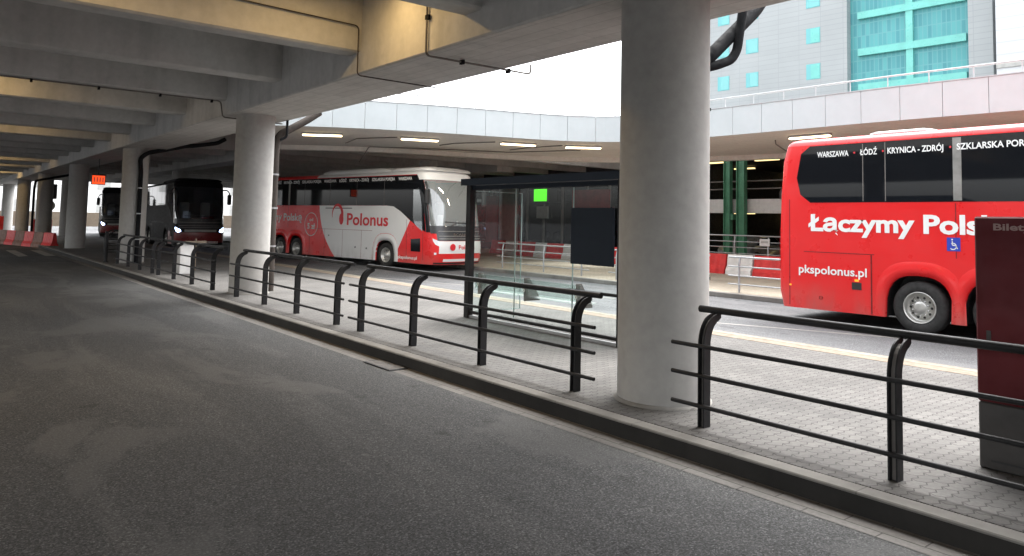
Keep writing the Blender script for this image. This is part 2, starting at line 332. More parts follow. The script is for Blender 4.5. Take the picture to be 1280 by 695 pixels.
def sweep_pts(pts,rad,n=5):   # round the corners of a polyline
    pts=[Vector(p) for p in pts]; out=[pts[0]]
    for i in range(1,len(pts)-1):
        a=(pts[i-1]-pts[i]); b=(pts[i+1]-pts[i]); r=min(rad,a.length*.45,b.length*.45)
        p0=pts[i]+a.normalized()*r; p1=pts[i]+b.normalized()*r
        for k in range(n+1):
            s=k/n; out.append(p0*(1-s)**2+pts[i]*2*s*(1-s)+p1*s*s)
    out.append(pts[-1]); return out
def dist_pts(p,q,step): 
    n=max(1,int((Vector(q)-Vector(p)).length/step)); return [Vector(p).lerp(Vector(q),k/n) for k in range(n+1)]
# thin conduits on the beam and rib
def conduit(name,pts,r,m,label,cat,clips=None,clipm=None):
    t=empty(name,tuple(pts[0][:2])+(0,),0,label,cat); o=t.location
    mb=MB(); mb.tube([Vector(p)-o for p in sweep_pts(pts,.08)],r,8); mb.build('pipe',m,t)
    if clips:
        mb=MB()
        for c in clips: mb.box(c[0]-o.x-.02,c[0]-o.x+.02,c[1]-o.y-.04,c[1]-o.y+.04,c[2]-.015,c[2]+.05)
        mb.build('clip',clipm or 'dark_pipe',t)
    return t
conduit('cable_conduit',[(-5,10.69,5.2),(5.33,10.69,4.98),(5.33,10.69,4.18),(6.84,10.72,4.18)],.011,'brown_pipe','thin brown conduit running down the yellow lit rib and under the beam','conduit')
conduit('cable_conduit',[(5.37,8.7,5.4),(5.37,8.7,4.18),(7.15,8.55,4.15),(7.15,8.55,4.3)],.016,'conduit','grey conduit with clamps crossing under the beam and sticking out beyond its edge','conduit',[(5.37,8.68,4.7),(5.37,8.68,4.95),(5.95,8.65,4.15),(6.75,8.6,4.13)])
conduit('cable_conduit',[(-6,17.5,4.54),(5.3,17.5,4.54),(5.36,17.5,4.17),(6.82,17.6,4.17)],.016,'conduit','conduit with round clamps under the fifth rib and beam before the second column','conduit',[(x,17.5,4.5) for x in (-4,-2.6,-1.2,.2,1.6,2.8,4,5.1)])
# lamps between ribs
def rib_lamp(x,y,label,L=1.3,m='lampdim',power=30):
    t=empty('ceiling_lamp',(x,y,5.5),0,label,'lamp','tube lamps between the deck ribs')
    MB().box(-L/2,L/2,-.09,.09,-.09,-.001,.01).build('housing','galv',t); MB().box(-L/2+.04,L/2-.04,-.06,.06,-.13,-.088,.01).build('tube',m,t)
    la=bpy.data.lights.new('lamp','AREA'); la.shape='RECTANGLE'; la.size=L; la.size_y=.15; la.energy=power; la.color=(1,.66,.27)
    lo=bpy.data.objects.new('lamp_light',la); COL.objects.link(lo); lo.parent=t; lo.location=(0,0,-.15)
rib_lamp(4.3,9.25,'warm tube lamp hidden between the two nearest ribs beside the beam',power=7)
rib_lamp(.9,9.25,'warm tube lamp lighting the long yellow face of the nearest rib',power=7)
rib_lamp(-2.6,9.25,'warm tube lamp farthest left between the nearest ribs',power=3)
rib_lamp(.6,18.9+.6,'warm tube lamp above the ribs left of the second column',power=8)
rib_lamp(2.3,29.2,'warm tube lamp between ribs left of the third column',power=3)
rib_lamp(3.2,45.9,'warm tube lamp above the dark ribs near the barrier row',power=3)
rib_lamp(3.2,52.5,'warm tube lamp over the road behind the barrier row',power=3)
rib_lamp(3.2,62.5,'warm tube lamp at the far end of the ribbed deck',power=18)

# round columns
def column(x,y,r,h,label,m='column',group='round columns under the near viaduct',z=.147,pipe=False):
    t=empty('round_column',(x,y,z),0,label,'column',group)
    mb=MB(); mb.lathe([(r,0),(r,h-.06),(r,h)],(0,0,0),'z',48); mb.build('shaft',m,t)
    mb=MB(); mb.lathe([(r+.035,0),(r+.03,.018),(r,.03)],(0,0,0),'z',48); mb.build('base_joint','kerbtop',t)
    if pipe: pass
    return t
H=4.222-.147
cols=['thickest looking pale round column standing nearest, right of the picture centre','pale round column with a brown downpipe beside it, left of the white and red bus','pale round column with a black downpipe, standing between the two dark buses','grey round column under the beam right next to the red barrier row','round column just behind the right half of the red barrier row','round column behind the middle of the red barrier row','farthest round column, cut by the left edge of the picture']
for k,lb in enumerate(cols): column(5.98,4.95+12.1*k if k else 4.97,.455 if k==0 else .43,H,lb)
column(5.98,-7.15,.455,H,'round column behind the viewer, outside the picture') if False else None

# downpipes
def pipe(name,pts,r,m,label,cat='drainpipe',brackets=(),seg=12,rad=.12,bm='dark_pipe'):
    t=empty(name,(pts[-1][0],pts[-1][1],0),0,label,cat,'drainpipes on the viaduct columns'); o=t.location
    mb=MB(); mb.tube([Vector(p)-o for p in sweep_pts(pts,rad,6)],r,seg); mb.build('pipe',m,t)
    for b in brackets:
        q=MB(); q.lathe([(r+.012,-.02),(r+.012,.02)],(b[0]-o.x,b[1]-o.y,b[2]),'z',12); q.box(b[0]-o.x-.02,b[0]-o.x+.02,b[1]-o.y-.0,b[1]-o.y+.12,b[2]-.015,b[2]+.015); q.build('bracket',bm,t)
    return t
pipe('drainpipe',[(8.35,5.25,4.95),(7.99,5.2,4.60),(7.05,5.2,3.86),(6.55,5.4,3.5),(6.4,5.4,3.1),(6.4,5.4,.15)],.08,'dark_pipe','thick black drainpipe slanting from the deck edge to behind the nearest column')
pipe('drainpipe',[(7.56,5.1,4.5),(7.44,5.1,3.98),(7.36,5.12,3.86),(7.12,5.15,3.76),(6.6,5.35,3.62)],.055,'dark_pipe','thinner black pipe bend hanging below the slanting drainpipe by the nearest column')
pipe('drainpipe',[(7.6,17.2,4.5),(7.3,17.2,4.28),(6.62,17.25,3.85),(6.57,17.3,3.6),(6.57,17.3,.15)],.09,'brown_pipe','brown drainpipe slanting down from the deck edge to the second column',brackets=[(6.57,17.3,z) for z in (1.2,2.1,2.9)],bm='galv')
pipe('drainpipe',[(6.75,17.1,4.2),(6.75,17.1,3.8),(6.6,17.1,3.72)],.03,'dark_pipe','short thin pipe dropping beside the brown drainpipe bend')
pipe('drainpipe',[(8.9,28.6,4.78),(8.6,28.55,4.6),(7.9,28.55,4.46),(7.5,28.5,4.40),(6.2,28.5,4.05),(6.0,28.6,3.85),(6.05,28.62,3.4),(6.05,28.62,.15)],.075,'dark_pipe','long black drainpipe sloping under the deck and down the third column',brackets=[(6.05,28.62,z) for z in (1.,1.9,2.8)],bm='galv')
pipe('drainpipe',[(7.6,53.0,4.3),(6.2,52.8,3.95),(5.4,52.85,3.75),(5.35,52.9,3.3),(5.35,52.9,.05)],.07,'dark_pipe','black drainpipe curving down left of the column behind the barriers')
# cable with clips down the near column
t=empty('column_cable',(6.28,4.56,.15),0,'thin dark cable with clips running down the nearest round column','cable')
mb=MB()
a0=R(-38)
def cpt(a,z,rr=.468): return (5.98+rr*math.cos(a)-6.28,4.97+rr*math.sin(a)-4.56,z)
pts=[cpt(R(-33)+.02*math.sin(z*2.1),z) for z in [.3*k for k in range(0,14)]]
mb.tube(pts,.010,6); mb.build('cable','brown_pipe',t)
for z in (.62,1.2,1.75,2.35,2.95,3.5): MB().box(cpt(R(-33),0)[0]-.02,cpt(R(-33),0)[0]+.02,cpt(R(-33),0)[1]-.02,cpt(R(-33),0)[1]+.02,z,z+.03).build('clip','dark_pipe',t)

# ---------------------------------------------------------------- far deck with the curved opening
curve=[(20.6,-30),(20.4,-6),(20.25,6),(20.02,9.2),(20.0,13),(19.95,15.2),(19.65,16.9),(19.2,18.0),(18.5,18.75),(17.55,19.32),(16.2,19.8),(14.7,20.2),(13.4,20.6),(12.1,21.08),(10.8,21.65),(9.55,22.4),(8.3,23.3),(6.86,24.5)]
def resample(pts,step,smooth=3):
    pts=[Vector(p) for p in pts]; d=[0]
    for a,b in zip(pts,pts[1:]): d.append(d[-1]+(b-a).length)
    n=int(d[-1]/step); out=[]
    j=0
    for k in range(n+1):
        s=k*step
        while j<len(d)-2 and d[j+1]<s: j+=1
        out.append(pts[j].lerp(pts[j+1],min(1,max(0,(s-d[j])/(d[j+1]-d[j])))))
    for _ in range(smooth): out=[out[0]]+[(out[i-1]+out[i]*2+out[i+1])/4 for i in range(1,len(out)-1)]+[out[-1]]
    return out
cp=resample(curve,.34,4)
def normals(p):
    o=[]
    for i in range(len(p)):
        d=(p[min(i+1,len(p)-1)]-p[max(i-1,0)]).normalized(); o.append(Vector((d.y,-d.x)))   # outward from the opening
    return o
cn=[-v if v.dot(Vector((1,1)))<0 else v for v in normals(cp)]
def off(dist): 
    return [p+v*dist for p,v in zip(cp,cn)]
def ribbon(mb,prof,caps=True):  # prof: list of (offset,z) closed
    rings=[[ (p.x+v.x*a,p.y+v.y*a,z) for a,z in prof] for p,v in zip(cp,cn)]
    return mb.loft(rings,caps)
t2=empty('curved_viaduct',(22,20,0),0,'pale curved viaduct with white parapet panels crossing behind the buses','viaduct')
def P2(mb,name,m): return P(mb,name,m,t2)
W5=6.3
mb=MB(); ribbon(mb,[(.05,4.80),(W5,4.80),(W5,5.6),(.05,5.6)]); P2(mb,'edge_slab','farsoffit')
mb=MB(); ribbon(mb,[(W5+.003,4.62),(W5+.45,4.62),(W5+.45,5.6),(W5+.003,5.6)]); P2(mb,'inner_ledge','farsoffit')
# white panels, one every 1.02 m, joints left open over a darker backing
mb=MB(); ribbon(mb,[(.055,4.83),(.12,4.83),(.12,5.66),(.055,5.66)]); P2(mb,'panel_backing','hub')
tot=len(cp); st=3
for i in range(0,tot-st,st):
    a,b=cp[i],cp[i+st]; na,nb=cn[i],cn[i+st]; d=(b-a).normalized()*.006
    q=[]
    for k in range(st+1):
        p=cp[i+k]+(d if k==0 else (-d if k==st else d*0)); v=cn[i+k]; q.append([(p.x+v.x*o_,p.y+v.y*o_,z) for o_,z in ((-.0,4.80),(.05,4.80),(.05,5.69),(-.0,5.69))])
    m_=MB(); m_.loft(q,True); P2(m_,'parapet_panel','panel')
mb=MB(); ribbon(mb,[(-.02,5.695),(.2,5.695),(.2,5.72),(-.02,5.72)]); P2(mb,'coping','white_rail')
# deck slab behind
mb=MB(); mb.box(6.86,46,24.6,70,5.604,5.95); P2(mb,'deck_slab','deck')
mb=MB(); mb.box(26.9,46,-30,24.6,5.604,5.95); P2(mb,'deck_slab','deck')
for k in range(14):
    y=27.6+3.3*k
    if y>69.6: break
    x0=6.86
    ylim=[p for p,v in zip(off(W5+.45),cn)]
    if y<33: x0=17.5 if y<29 else 13.5
    mb=MB(); mb.box(x0,45,y-.2,y+.2,4.85,5.603,.02); P2(mb,'rib','deck')
for x in (12.2,24.3,36): mb=MB(); mb.box(x-.55,x+.55,36 if x<20 else 31,69.8,4.55,5.603,.02); P2(mb,'long_beam','deck')
mb=MB(); mb.box(6.86,46,69.6,70.2,4.45,5.603,.02); P2(mb,'long_beam','deck')
# railing on top
t3=empty('parapet_railing',(20,14,5.72),0,'thin white handrail on top of the curved white parapet','railing')
def P3(mb,name,m): 
    mb.v=[(x-20,y-14,z-5.72) for x,y,z in mb.v]; return mb.build(name,m,t3)
mb=MB(); mb.tube([(p.x+v.x*.1,p.y+v.y*.1,6.02) for p,v in zip(cp,cn)],.026,6); P3(mb,'handrail','white_rail')
for i in range(1,tot-1,st):
    p=cp[i]+cn[i]*.1; mb=MB(); mb.tube([(p.x,p.y,5.722),(p.x,p.y,6.0)],.017,6); P3(mb,'post','white_rail')
# soffit lamps
lamps=[((10.63,23.77),0,'lit tube lamp on the curved soffit, leftmost above the white and red bus roof'),((13.68,22.39),0,'lit tube lamp on the curved soffit above the front of the white and red bus'),((16.95,20.89),0,'lit tube lamp on the curved soffit above the bus shelter roof'),((19.24,19.85),0,'lit tube lamp on the curved soffit just left of the nearest column'),((21.37,12.04),0,'lit tube lamp on the curved soffit above the rear of the right red bus')]
def nearest(x,y):
    i=min(range(tot),key=lambda k:(cp[k]+cn[k]*1.4-Vector((x,y))).length); d=(cp[min(i+2,tot-1)]-cp[max(i-2,0)]); return math.atan2(d.y,d.x)
for (x,y),_,lb in lamps:
    t=empty('ceiling_lamp',(x,y,4.8),nearest(x,y),lb,'lamp','tube lamps under the curved viaduct')
    MB().box(-.68,.68,-.10,.10,-.07,-.001,.01).build('housing','galv',t); MB().box(-.66,.66,-.08,.08,-.115,-.068,.015).build('tube','lamp',t)
    la=bpy.data.lights.new('lamp','AREA'); la.shape='RECTANGLE'; la.size=1.3; la.size_y=.15; la.energy=10; la.color=(1,.93,.82)
    lo=bpy.data.objects.new('lamp_light',la); COL.objects.link(lo); lo.parent=t; lo.location=(0,0,-.14)
for (x,y),lb in (((21.5,-1.),'tube lamp under the curved viaduct farthest to the right'),((21.5,5.5),'tube lamp under the curved viaduct above the right red bus')):
    t=empty('ceiling_lamp',(x,y,4.8),R(90),lb,'lamp','tube lamps under the curved viaduct')
    MB().box(-.68,.68,-.10,.10,-.07,-.001,.01).build('housing','galv',t); MB().box(-.66,.66,-.08,.08,-.115,-.068,.015).build('tube','lamp',t)
def cable2(pts,label): conduit('cable_conduit',pts,.02,'conduit',label,'conduit')
cable2([(13.0,22.8,4.78),(12.2,24.3,4.78),(12.3,25.4,4.70)],'thin grey cable on the curved soffit beside the lamp over the white bus')
cable2([(16.2,21.3,4.78),(15.5,22.9,4.78),(15.5,23.9,4.78)],'thin grey cable on the curved soffit beside the lamp over the shelter')
cable2([(18.6,20.3,4.78),(18.3,22.,4.78),(18.4,23.2,4.78)],'thin grey cable on the curved soffit left of the nearest column')
cable2([(13.9,27.4,4.2),(13.9,26.6,4.77),(16.8,24.9,4.77),(18.9,24,4.77),(20.2,21.0,4.77)],'long grey conduit bracketed along the curved soffit above the shelter')
cable2([(22.0,13.6,4.78),(23.0,14.2,4.78),(23.5,14.0,4.5)],'thin grey cable dropping from the soffit behind the right red bus')
# round columns under far deck
for x,y,lb in ((19.6,31.2,'pale round column under the curved viaduct behind the white bus roof'),(12.4,48.3,'round column far under the curved viaduct behind the dark buses'),(27,44,'round column deep under the curved viaduct in the dark'),(9.2,68.5,'round column at the far open end of the curved viaduct'),(24.8,68.5,'round column far away below the end beam of the curved viaduct')):
    column(x,y,.45,4.78 if y<60 else 4.44,lb,'column','round columns under the curved viaduct',0.0)

# ---------------------------------------------------------------- black tube fence
def fence(ys,label,x=5.47,z=.147,m='black_metal'):
    yc=sum(ys)/len(ys); t=empty('steel_fence',(x,yc,z),0,label,'fence','curved black steel fences along the kerb')
    for y in ys:
        mb=MB()
        for s in (-1,1):
            yy=y-yc+s*.028; out=[(-.045,-.004),(-.045,.70)]+[(-.045+.20-.20*math.cos(a),.70+.27*math.sin(a)) for a in [R(10*k) for k in range(1,9)]]+[(.20,.985)]
            inn=[(.20,.935)]+[(.045+.15-.15*math.cos(a),.70+.215*math.sin(a)) for a in [R(10*k) for k in range(8,0,-1)]]+[(.045,.70),(.045,-.004)]
            poly=out+inn
            mb.prism(poly,lambda a,b:(a,yy-.006,b),lambda a,b:(a,yy+.006,b))
        web=[(0,-.004),(0,.7)]+[(.17-.17*math.cos(a),.70+.24*math.sin(a)) for a in [R(15*k) for k in range(1,6)]]
        mb.k=1; mb.prism([(a-.004,b) for a,b in web]+[(a+.004,b) for a,b in web[::-1]],lambda a,b:(a,y-yc-.0215,b),lambda a,b:(a,y-yc+.0215,b))
        mb.build('post',[m,'conduit'],t)
    y0,y1=min(ys)-yc-.33,max(ys)-yc+.31
    for h,xx,r in ((.70,-.055,.019),(.445,-.055,.019),(.185,-.055,.019)):
        MB().tube([(xx,y0,h),(xx,y1,h)],r,10).build('rail',m,t)
    MB().tube([(.195,y0+.16,.995),(.195,y1-.12,.995)],.032,12).build('handrail',m,t)
    return t
fence([-.85,.80,2.45,4.08],'black steel fence section at the right edge in front of the ticket machine')
fence([5.71,7.36,8.98,10.54],'black steel fence section in front of the glass bus shelter')
fence([11.39,13.05,14.66,16.32],'black steel fence section overlapping the second column and brown pipe')
fence([18.0,19.69,21.39,23.05],'black steel fence section just left of the second column')
fence([23.75,25.35,27.0,28.65],'black steel fence section in front of the third column and dark bus')
def crossfence(x0,x1,y,label):
    t=empty('steel_fence',((x0+x1)/2,y,.147),0,label,'fence','curved black steel fences along the kerb'); L=(x1-x0)/2
    mb=MB(); mb.tube([(-L,0,0),(-L,0,.7),(-L+.08,0,.93),(-L+.25,0,1.03),(L-.25,0,1.03),(L-.08,0,.93),(L,0,.7),(L,0,0)],.03,10); mb.build('frame','black_metal',t)
    for h in (.7,.45,.2): MB().tube([(-L,0,h),(L,0,h)],.017,8).build('rail','black_metal',t)
crossfence(5.9,7.1,33.0,'small hooped black fence frame crossing the platform beyond the third column')
crossfence(6.2,7.4,35.2,'small hooped black fence frame behind the other, beside the far dark bus')
t=empty('black_post',(5.27,29.6,.147),0,'slim black post on the kerb left of the third column','post')
mb=MB(); mb.tube([(0,0,0),(0,0,1.1)],.055,10); mb.build('shaft','black_metal',t); MB().lathe([(.1,0),(.1,.03),(.03,.04)],(0,0,0),'z',16).build('base','black_metal',t)
t=empty('white_bollard',(6.25,23.3,.147),0,'white square cabinet standing on the platform behind the fence','cabinet')
MB().box(-.19,.19,-.16,.16,0,.86,.015).build('body','barrier_white',t); MB().box(-.21,.21,-.18,.18,.86,.90,.01).build('cap','poster',t)
t=empty('wooden_trestle',(6.9,24.6,.147),R(20),'thin pale crossbar stand behind the white cabinet','stand')
MB().tube([(0,0,0),(0,0,1.0)],.025,8).build('post','tactile',t); MB().box(-.38,.38,-.02,.02,.86,.93).build('crossbar','tactile',t)

# ---------------------------------------------------------------- plastic barriers
def barrier(L,color,label,group,loc,rz,h=.8,w=.44,ribs=6):
    t=empty('plastic_barrier',loc,rz,label,'barrier',group); e=L/2-.015
    prof=[(-w/2,0),(w/2,0),(w/2,.16),(w*.30,.30),(w*.17,h*.94),(w*.12,h),(-w*.12,h),(-w*.17,h*.94),(-w*.30,.30),(-w/2,.16)]
    n=ribs*4+1; rings=[]
    for k in range(n):
        y=-e+2*e*k/(n-1); g=.93 if (k%4) in (1,2) else 1.
        if k in (0,n-1): g=.9
        rings.append([(a*(g if .1<b<h*.96 else 1),y,b) for a,b in prof])
    m=MB(); m.loft(rings,True); m.build('body',color,t)
    m=MB()
    for s in (-1,1): m.box(-.07,.07,s*e*.55-.12,s*e*.55+.12,-.001,.05)
    m.build('foot','black',t); return t
# across the road at the left
dirv=Vector((5.55,44.3))-Vector((3.9,51.0)); start=Vector((5.55,44.6))
dv=Vector((-.24,.97)); 
names=['at the kerb end of the road row, with its end face showing','second from the kerb','third from the kerb','fourth from the kerb','','','','']
kk=0; pos=start.copy()
ordn=['nearest the kerb','second from the kerb','third from the kerb','fourth from the kerb','fifth from the kerb','sixth from the kerb','seventh from the kerb','eighth from the kerb','ninth from the kerb']
for k in range(9):
    red=k%2==0; L=1.25
    c=pos+dv*(L/2); pos=pos+dv*(L+.02)
    barrier(L,'barrier_red' if red else 'dull_brown',('red' if red else 'dull brownish')+' plastic barrier block in the row closing the road, '+ordn[k],'barrier blocks across the road',(c.x,c.y,0),math.atan2(dv.y,dv.x)-PI/2)
# behind the lanes
seq=[]
y=-4.; red=False
pts=[(-4.,24),(12.9,24)]
blocks=[(-3.4,-1.8,24,1),(-1.75,-.65,24,0),(-.6,1.0,24,1),(1.05,2.15,24,0),(2.2,3.8,24,1),(3.85,4.95,24,0),(5.,6.6,24,1),(6.65,7.75,24,0),(7.8,9.6,24,1),(9.65,10.75,24,0),(10.8,12.3,24,1),(12.35,13.35,24,0),(13.4,15.65,24.,1),(15.7,16.8,24.,0),(16.85,18.3,24.,1),(18.4,19.5,24.1,0),(19.6,21.2,24.2,1),(21.3,22.4,24.35,0),(22.5,23.9,24.5,1),(24.0,25.2,24.7,0),(25.3,26.2,24.9,1),(26.3,27.0,25,0),(27.05,28.3,25.05,1),(28.4,29.25,25.1,0),(29.3,30.8,25.2,1),(31.,32.,25.3,0),(32.1,33.4,25.4,1)]
desc={12:'long red barrier block right behind the rear of the right red bus',13:'white barrier block behind the silver railing post, between two red ones',14:'red barrier block just right of the nearest column, behind the silver railing',21:'white barrier block seen left of the navy board through the shelter glass',22:'red barrier block beside the navy board, seen through the shelter glass',23:'white barrier block in the middle of the shelter glass',24:'red barrier block left in the shelter glass under the green sign',25:'white barrier block seen beside the front of the white bus',26:'red barrier block half hidden by the front of the white bus',20:'red barrier block hidden behind the navy board of the shelter'}
for i,(a,b,x,r) in enumerate(blocks):
    lb=desc.get(i,('red' if r else 'white')+' barrier block on the paved island, '+('hidden behind the nearest column' if 14<i<21 else 'behind the right red bus')); 
    t=barrier(b-a,'barrier_red' if r else 'barrier_white',lb,'barrier blocks on the paved island',(x,(a+b)/2,.12),0,.74,.5,max(3,int((b-a)*3.5)))
# silver railings
def railing(x,ys,h,rails,label,z=.12,m='galv',group='silver railings on the paved island'):
    yc=sum(ys)/len(ys); t=empty('silver_railing',(x,yc,z),0,label,'railing',group)
    for y in ys: 
        mb=MB(); mb.tube([(0,y-yc,-.001),(0,y-yc,h*.8),(.05,y-yc,h*.97)],.028,8); mb.build('post',m,t)
    for q in rails: MB().tube([(0 if q<h*.85 else .05,min(ys)-yc-.35,q),(0 if q<h*.85 else .05,max(ys)-yc+.35,q)],.02 if q<h*.9 else .027,8).build('rail',m,t)
    return t
railing(17.45,[8.4,10.1,11.88],.96,(.22,.45,.7,.95),'low silver railing at the lane edge behind the right red bus')
railing(17.55,[13.3,14.9,16.5],.96,(.22,.45,.7,.95),'low silver railing at the lane edge hidden by the nearest column')
railing(17.6,[18.15,20.1,22.5],.96,(.22,.45,.7,.95),'low silver railing at the lane edge seen through the bus shelter')
railing(26.,[14.9,16.4,17.93,19.5],1.42,(.7,.95,1.18,1.42),'taller silver railing in front of the dark garage with a white notice')
t=empty('notice_plate',(25.94,16.5,1.28),0,'small white notice plate fixed on the taller silver railing','notice')
MB().box(-.02,.0,-.22,.22,-.12,.16).build('plate','barrier_white',t); MB().box(-.024,-.021,-.15,.15,.0,.08).build('print','poster',t)

# ---------------------------------------------------------------- garage and glazed front under the far deck
g=empty('parking_garage',(32,14,0),0,'dark open parking garage of two storeys behind the silver railings','garage')
def PG(mb,name,m): return P(mb,name,m,g)
PG(MB().box(28.6,60,-34,24.6,-.003,.06),'floor_slab','darkwall'); PG(MB().box(28.6,60,-34,24.6,2.75,3.02),'floor_slab','darkwall')
PG(MB().box(28.4,28.598,-34,24.6,2.50,3.12,.01),'spandrel','pale'.replace('pale','deck')); PG(MB().box(28.6,60,-34,24.6,5.2,5.5),'floor_slab','darkwall')
PG(MB().box(60,60.3,-34,24.6,0,5.5),'rear_wall','dark'); PG(MB().box(28.6,60,24.61,24.9,0,5.5),'rear_wall','dark')
for y in (-24,-14,-4,6,):
    for x in (33,43,53): PG(MB().box(x-.2,x+.2,y-.2,y+.2,.061,5.19),'pillar','darkwall')
for x in (28.15,):
    for y,lw in ((19.75,.16),(19.05,.2)):
        m_=MB(); m_.box(x-.12,x+.12,y-lw,y-lw+.03,-.0,5.0); m_.box(x-.12,x+.12,y+lw-.03,y+lw,-.0,5.0); m_.box(x-.015,x+.015,y-lw+.03,y+lw-.03,-.0,5.0); PG(m_,'steel_column','green_steel')
PG(MB().box(28.0,28.3,19.4,19.41+.1,2.2,2.45),'tie_plate','green_steel')
for z in (3.6,3.95): PG(MB().tube([(28.9,-30,z),(28.9,24,z)],.03,8),'guard_rail','conduit')
k=0
for z in (2.66,5.1):
    for (x,y) in ((31,22.5),(31,19.6),(31,16.5),(35,20.5),(35,23.5),(35,17),(41,21.5),(41,17.5),(41,24),(48,20),(48,23),(55,21)):
        PG(MB().box(x-.1,x+.1,y-.6,y+.6,z-.06,z+.0),'tube_lamp','gb')
# parked cars in the garage (rounded silhouettes)
def car(x,y,z,rz,m,label):
    t=empty('parked_car',(x,y,z),rz,label,'car','cars parked in the dark garage')
    side=[(-2.1,.35),(-2.12,.7),(-1.9,.88),(-1.3,.95),(-.7,1.38),(.7,1.42),(1.5,.98),(2.0,.85),(2.12,.6),(2.1,.32)]
    mb=MB(); rings=[]
    for yy,g_ in ((-.86,.94),(-.80,1.),(.80,1.),(.86,.94)):
        rings.append([(a*g_,yy*(1 if b<.95 else .86),.35+(b-.35)*g_) for a,b in side])
    mb.loft(rings,True); mb.build('body',m,t)
    for s in (-.757,.757):
        mb=MB(); mb.prism([(-1.15,.97),(-.66,1.32),(.66,1.35),(1.3,.99)],lambda a,b:(a,s,b),lambda a,b:(a,s*1.01,b)); mb.build('side_window','glass_black',t)
    for a in (-1.3,1.3):
        for s in (-.8,.8): MB().lathe([(.0,-.1),(.3,-.1),(.32,-.06),(.32,.06),(.3,.1),(0,.1)],(a,s,.32),'y',20).build('wheel','rubber',t)
car(33,21.6,.06,R(5),'carsilver','silver car parked at ground level in the dark garage'); car(33,15.6,.06,R(-4),'seatblue','dark blue car parked at ground level in the garage')
car(34,18.2,3.02,R(90),'carsilver','silver car parked on the upper garage level behind the green columns')

f=empty('glazed_station_front',(30,36,0),0,'dark glazed waiting hall front with red panels seen through the bus shelter','building')
def PF(mb,name,m): return P(mb,name,m,f)
PF(MB().box(30,42,26.2,47,4.3,5.59),'fascia','darkwall'); PF(MB().box(30.3,30.34,26.3,47,.121,4.3),'glazing','glass_black')
PF(MB().box(30.1,42,26.2,26.3,.12,4.3),'side_wall','darkwall'); PF(MB().box(29.9,30.5,26.2,47,.118,.5),'plinth','darkwall')
for y in (27.6,29.,30.8,32.9,34.6,36.2,38,40,42,44.5): PF(MB().box(30.16,30.3,y-.04,y+.04,.5,4.3),'mullion','conduit')
PF(MB().box(30.12,30.24,28.95,31.95,2.75,3.85),'sign_panel','billboard')
PF(MB().box(30.08,30.26,39.2,40.4,.5,3.6),'door_panel','billboard'); PF(MB().box(30.05,30.5,37.2,38.9,.12,4.4),'pale_pillar','poster')
PF(MB().box(30.06,30.2,34.1,35.1,2.15,2.9),'poster','poster')
PF(MB().box(30.3,42,46.9,47.1,.12,4.3),'side_wall','darkwall')
t=empty('green_sign',(29.9,34.5,3.15),0,'small bright green lit sign on the dark glazed front above a grey poster','sign')
MB().box(-.06,.06,-.65,.65,0,.86,.01).build('casing','black',t); MB().box(-.075,-.061,-.6,.6,.05,.80).build('face','greenlit',t)
MB().tube([(0,0,.86),(0,0,1.3)],.03,6).build('hanger','black',t)

# ---------------------------------------------------------------- buses
Lb=13.4; LT=13.1; HW=1.275; AX=(2.75,9.15,10.5)
FX=-.35
FZ=[(.25,.10),(.45,.02),(.9,0.),(1.15,.04),(1.42,.10),(1.9,.17),(2.5,.30),(3.0,.43),(3.3,.52),(3.5,.60),(3.62,.70)]
FZ=[(a,b+FX) for a,b in FZ]
RZ=[(.25,.08),(.6,.0),(1.6,.0),(2.6,.03),(3.3,.09),(3.62,.18)]
def lerp(tab,z):
    if z<=tab[0][0]: return tab[0][1]
    for (a,b),(c_,d) in zip(tab,tab[1:]):
        if z<=c_: return b+(d-b)*(z-a)/(c_-a)
    return tab[-1][1]
DF,DR=.62,.22
def fpt(a,z,o=0.):     # front surface, a in degrees -90 (visible side) .. 90
    s=math.sin(R(a)); c_=math.cos(R(a)); e=2/3.0
    v=(HW+o)*math.copysign(abs(s)**e,s); u=lerp(FZ,z)-o+DF*(1-abs(c_)**e)
    return (v,u-Lb/2,z)
def rpt(a,z,o=0.):
    s=math.sin(R(a)); c_=math.cos(R(a)); e=2/4.
    return ((HW+o)*math.copysign(abs(s)**e,s),Lb-lerp(RZ,z)+o-DR*(1-abs(c_)**e)-Lb/2,z)
AA=[-90,-80,-70,-60,-50,-40,-30,-20,-10,0,10,20,30,40,50,60,70,80,90]
def fpatch(a0,a1,z0,z1,o,na=12,nz=6,thick=True):
    mb=MB(); rows=[[fpt(a0+(a1-a0)*i/na,z0+(z1-z0)*j/nz,o) for i in range(na+1)] for j in range(nz+1)]
    mb.loft(rows,False,True,closed=False)
    back=[[fpt(a0+(a1-a0)*i/na,z0+(z1-z0)*j/nz,o-.02) for i in range(na+1)] for j in range(nz+1)]
    ring_f=rows[0]+[r[-1] for r in rows[1:]]+rows[-1][-2::-1]+[r[0] for r in rows[-2:0:-1]]
    ring_b=back[0]+[r[-1] for r in back[1:]]+back[-1][-2::-1]+[r[0] for r in back[-2:0:-1]]
    mb.loft([ring_f,ring_b],False); return mb
def fpoly(pts,o):       # small polygon patch: pts list of (a,z)
    mb=MB(); n=len(pts); f_=[fpt(a,z,o) for a,z in pts]; b_=[fpt(a,z,o-.02) for a,z in pts]
    return mb.add(f_+b_,[tuple(range(n)),tuple(range(n,2*n))[::-1]]+[(i,(i+1)%n,n+(i+1)%n,n+i) for i in range(n)])
def sp(s,d=0): # mapper for side polygons: (u,z) -> xyz, s=-1 visible side
    return lambda u,z:(s*(HW+d),u-Lb/2,z)
def side_poly(pts,d,name,m,par,t_=.02,sides=(-1,1)):
    mb=MB()
    for s in sides: mb.prism(pts,sp(s,d-t_),sp(s,d))
    return mb.build(name,m,par)
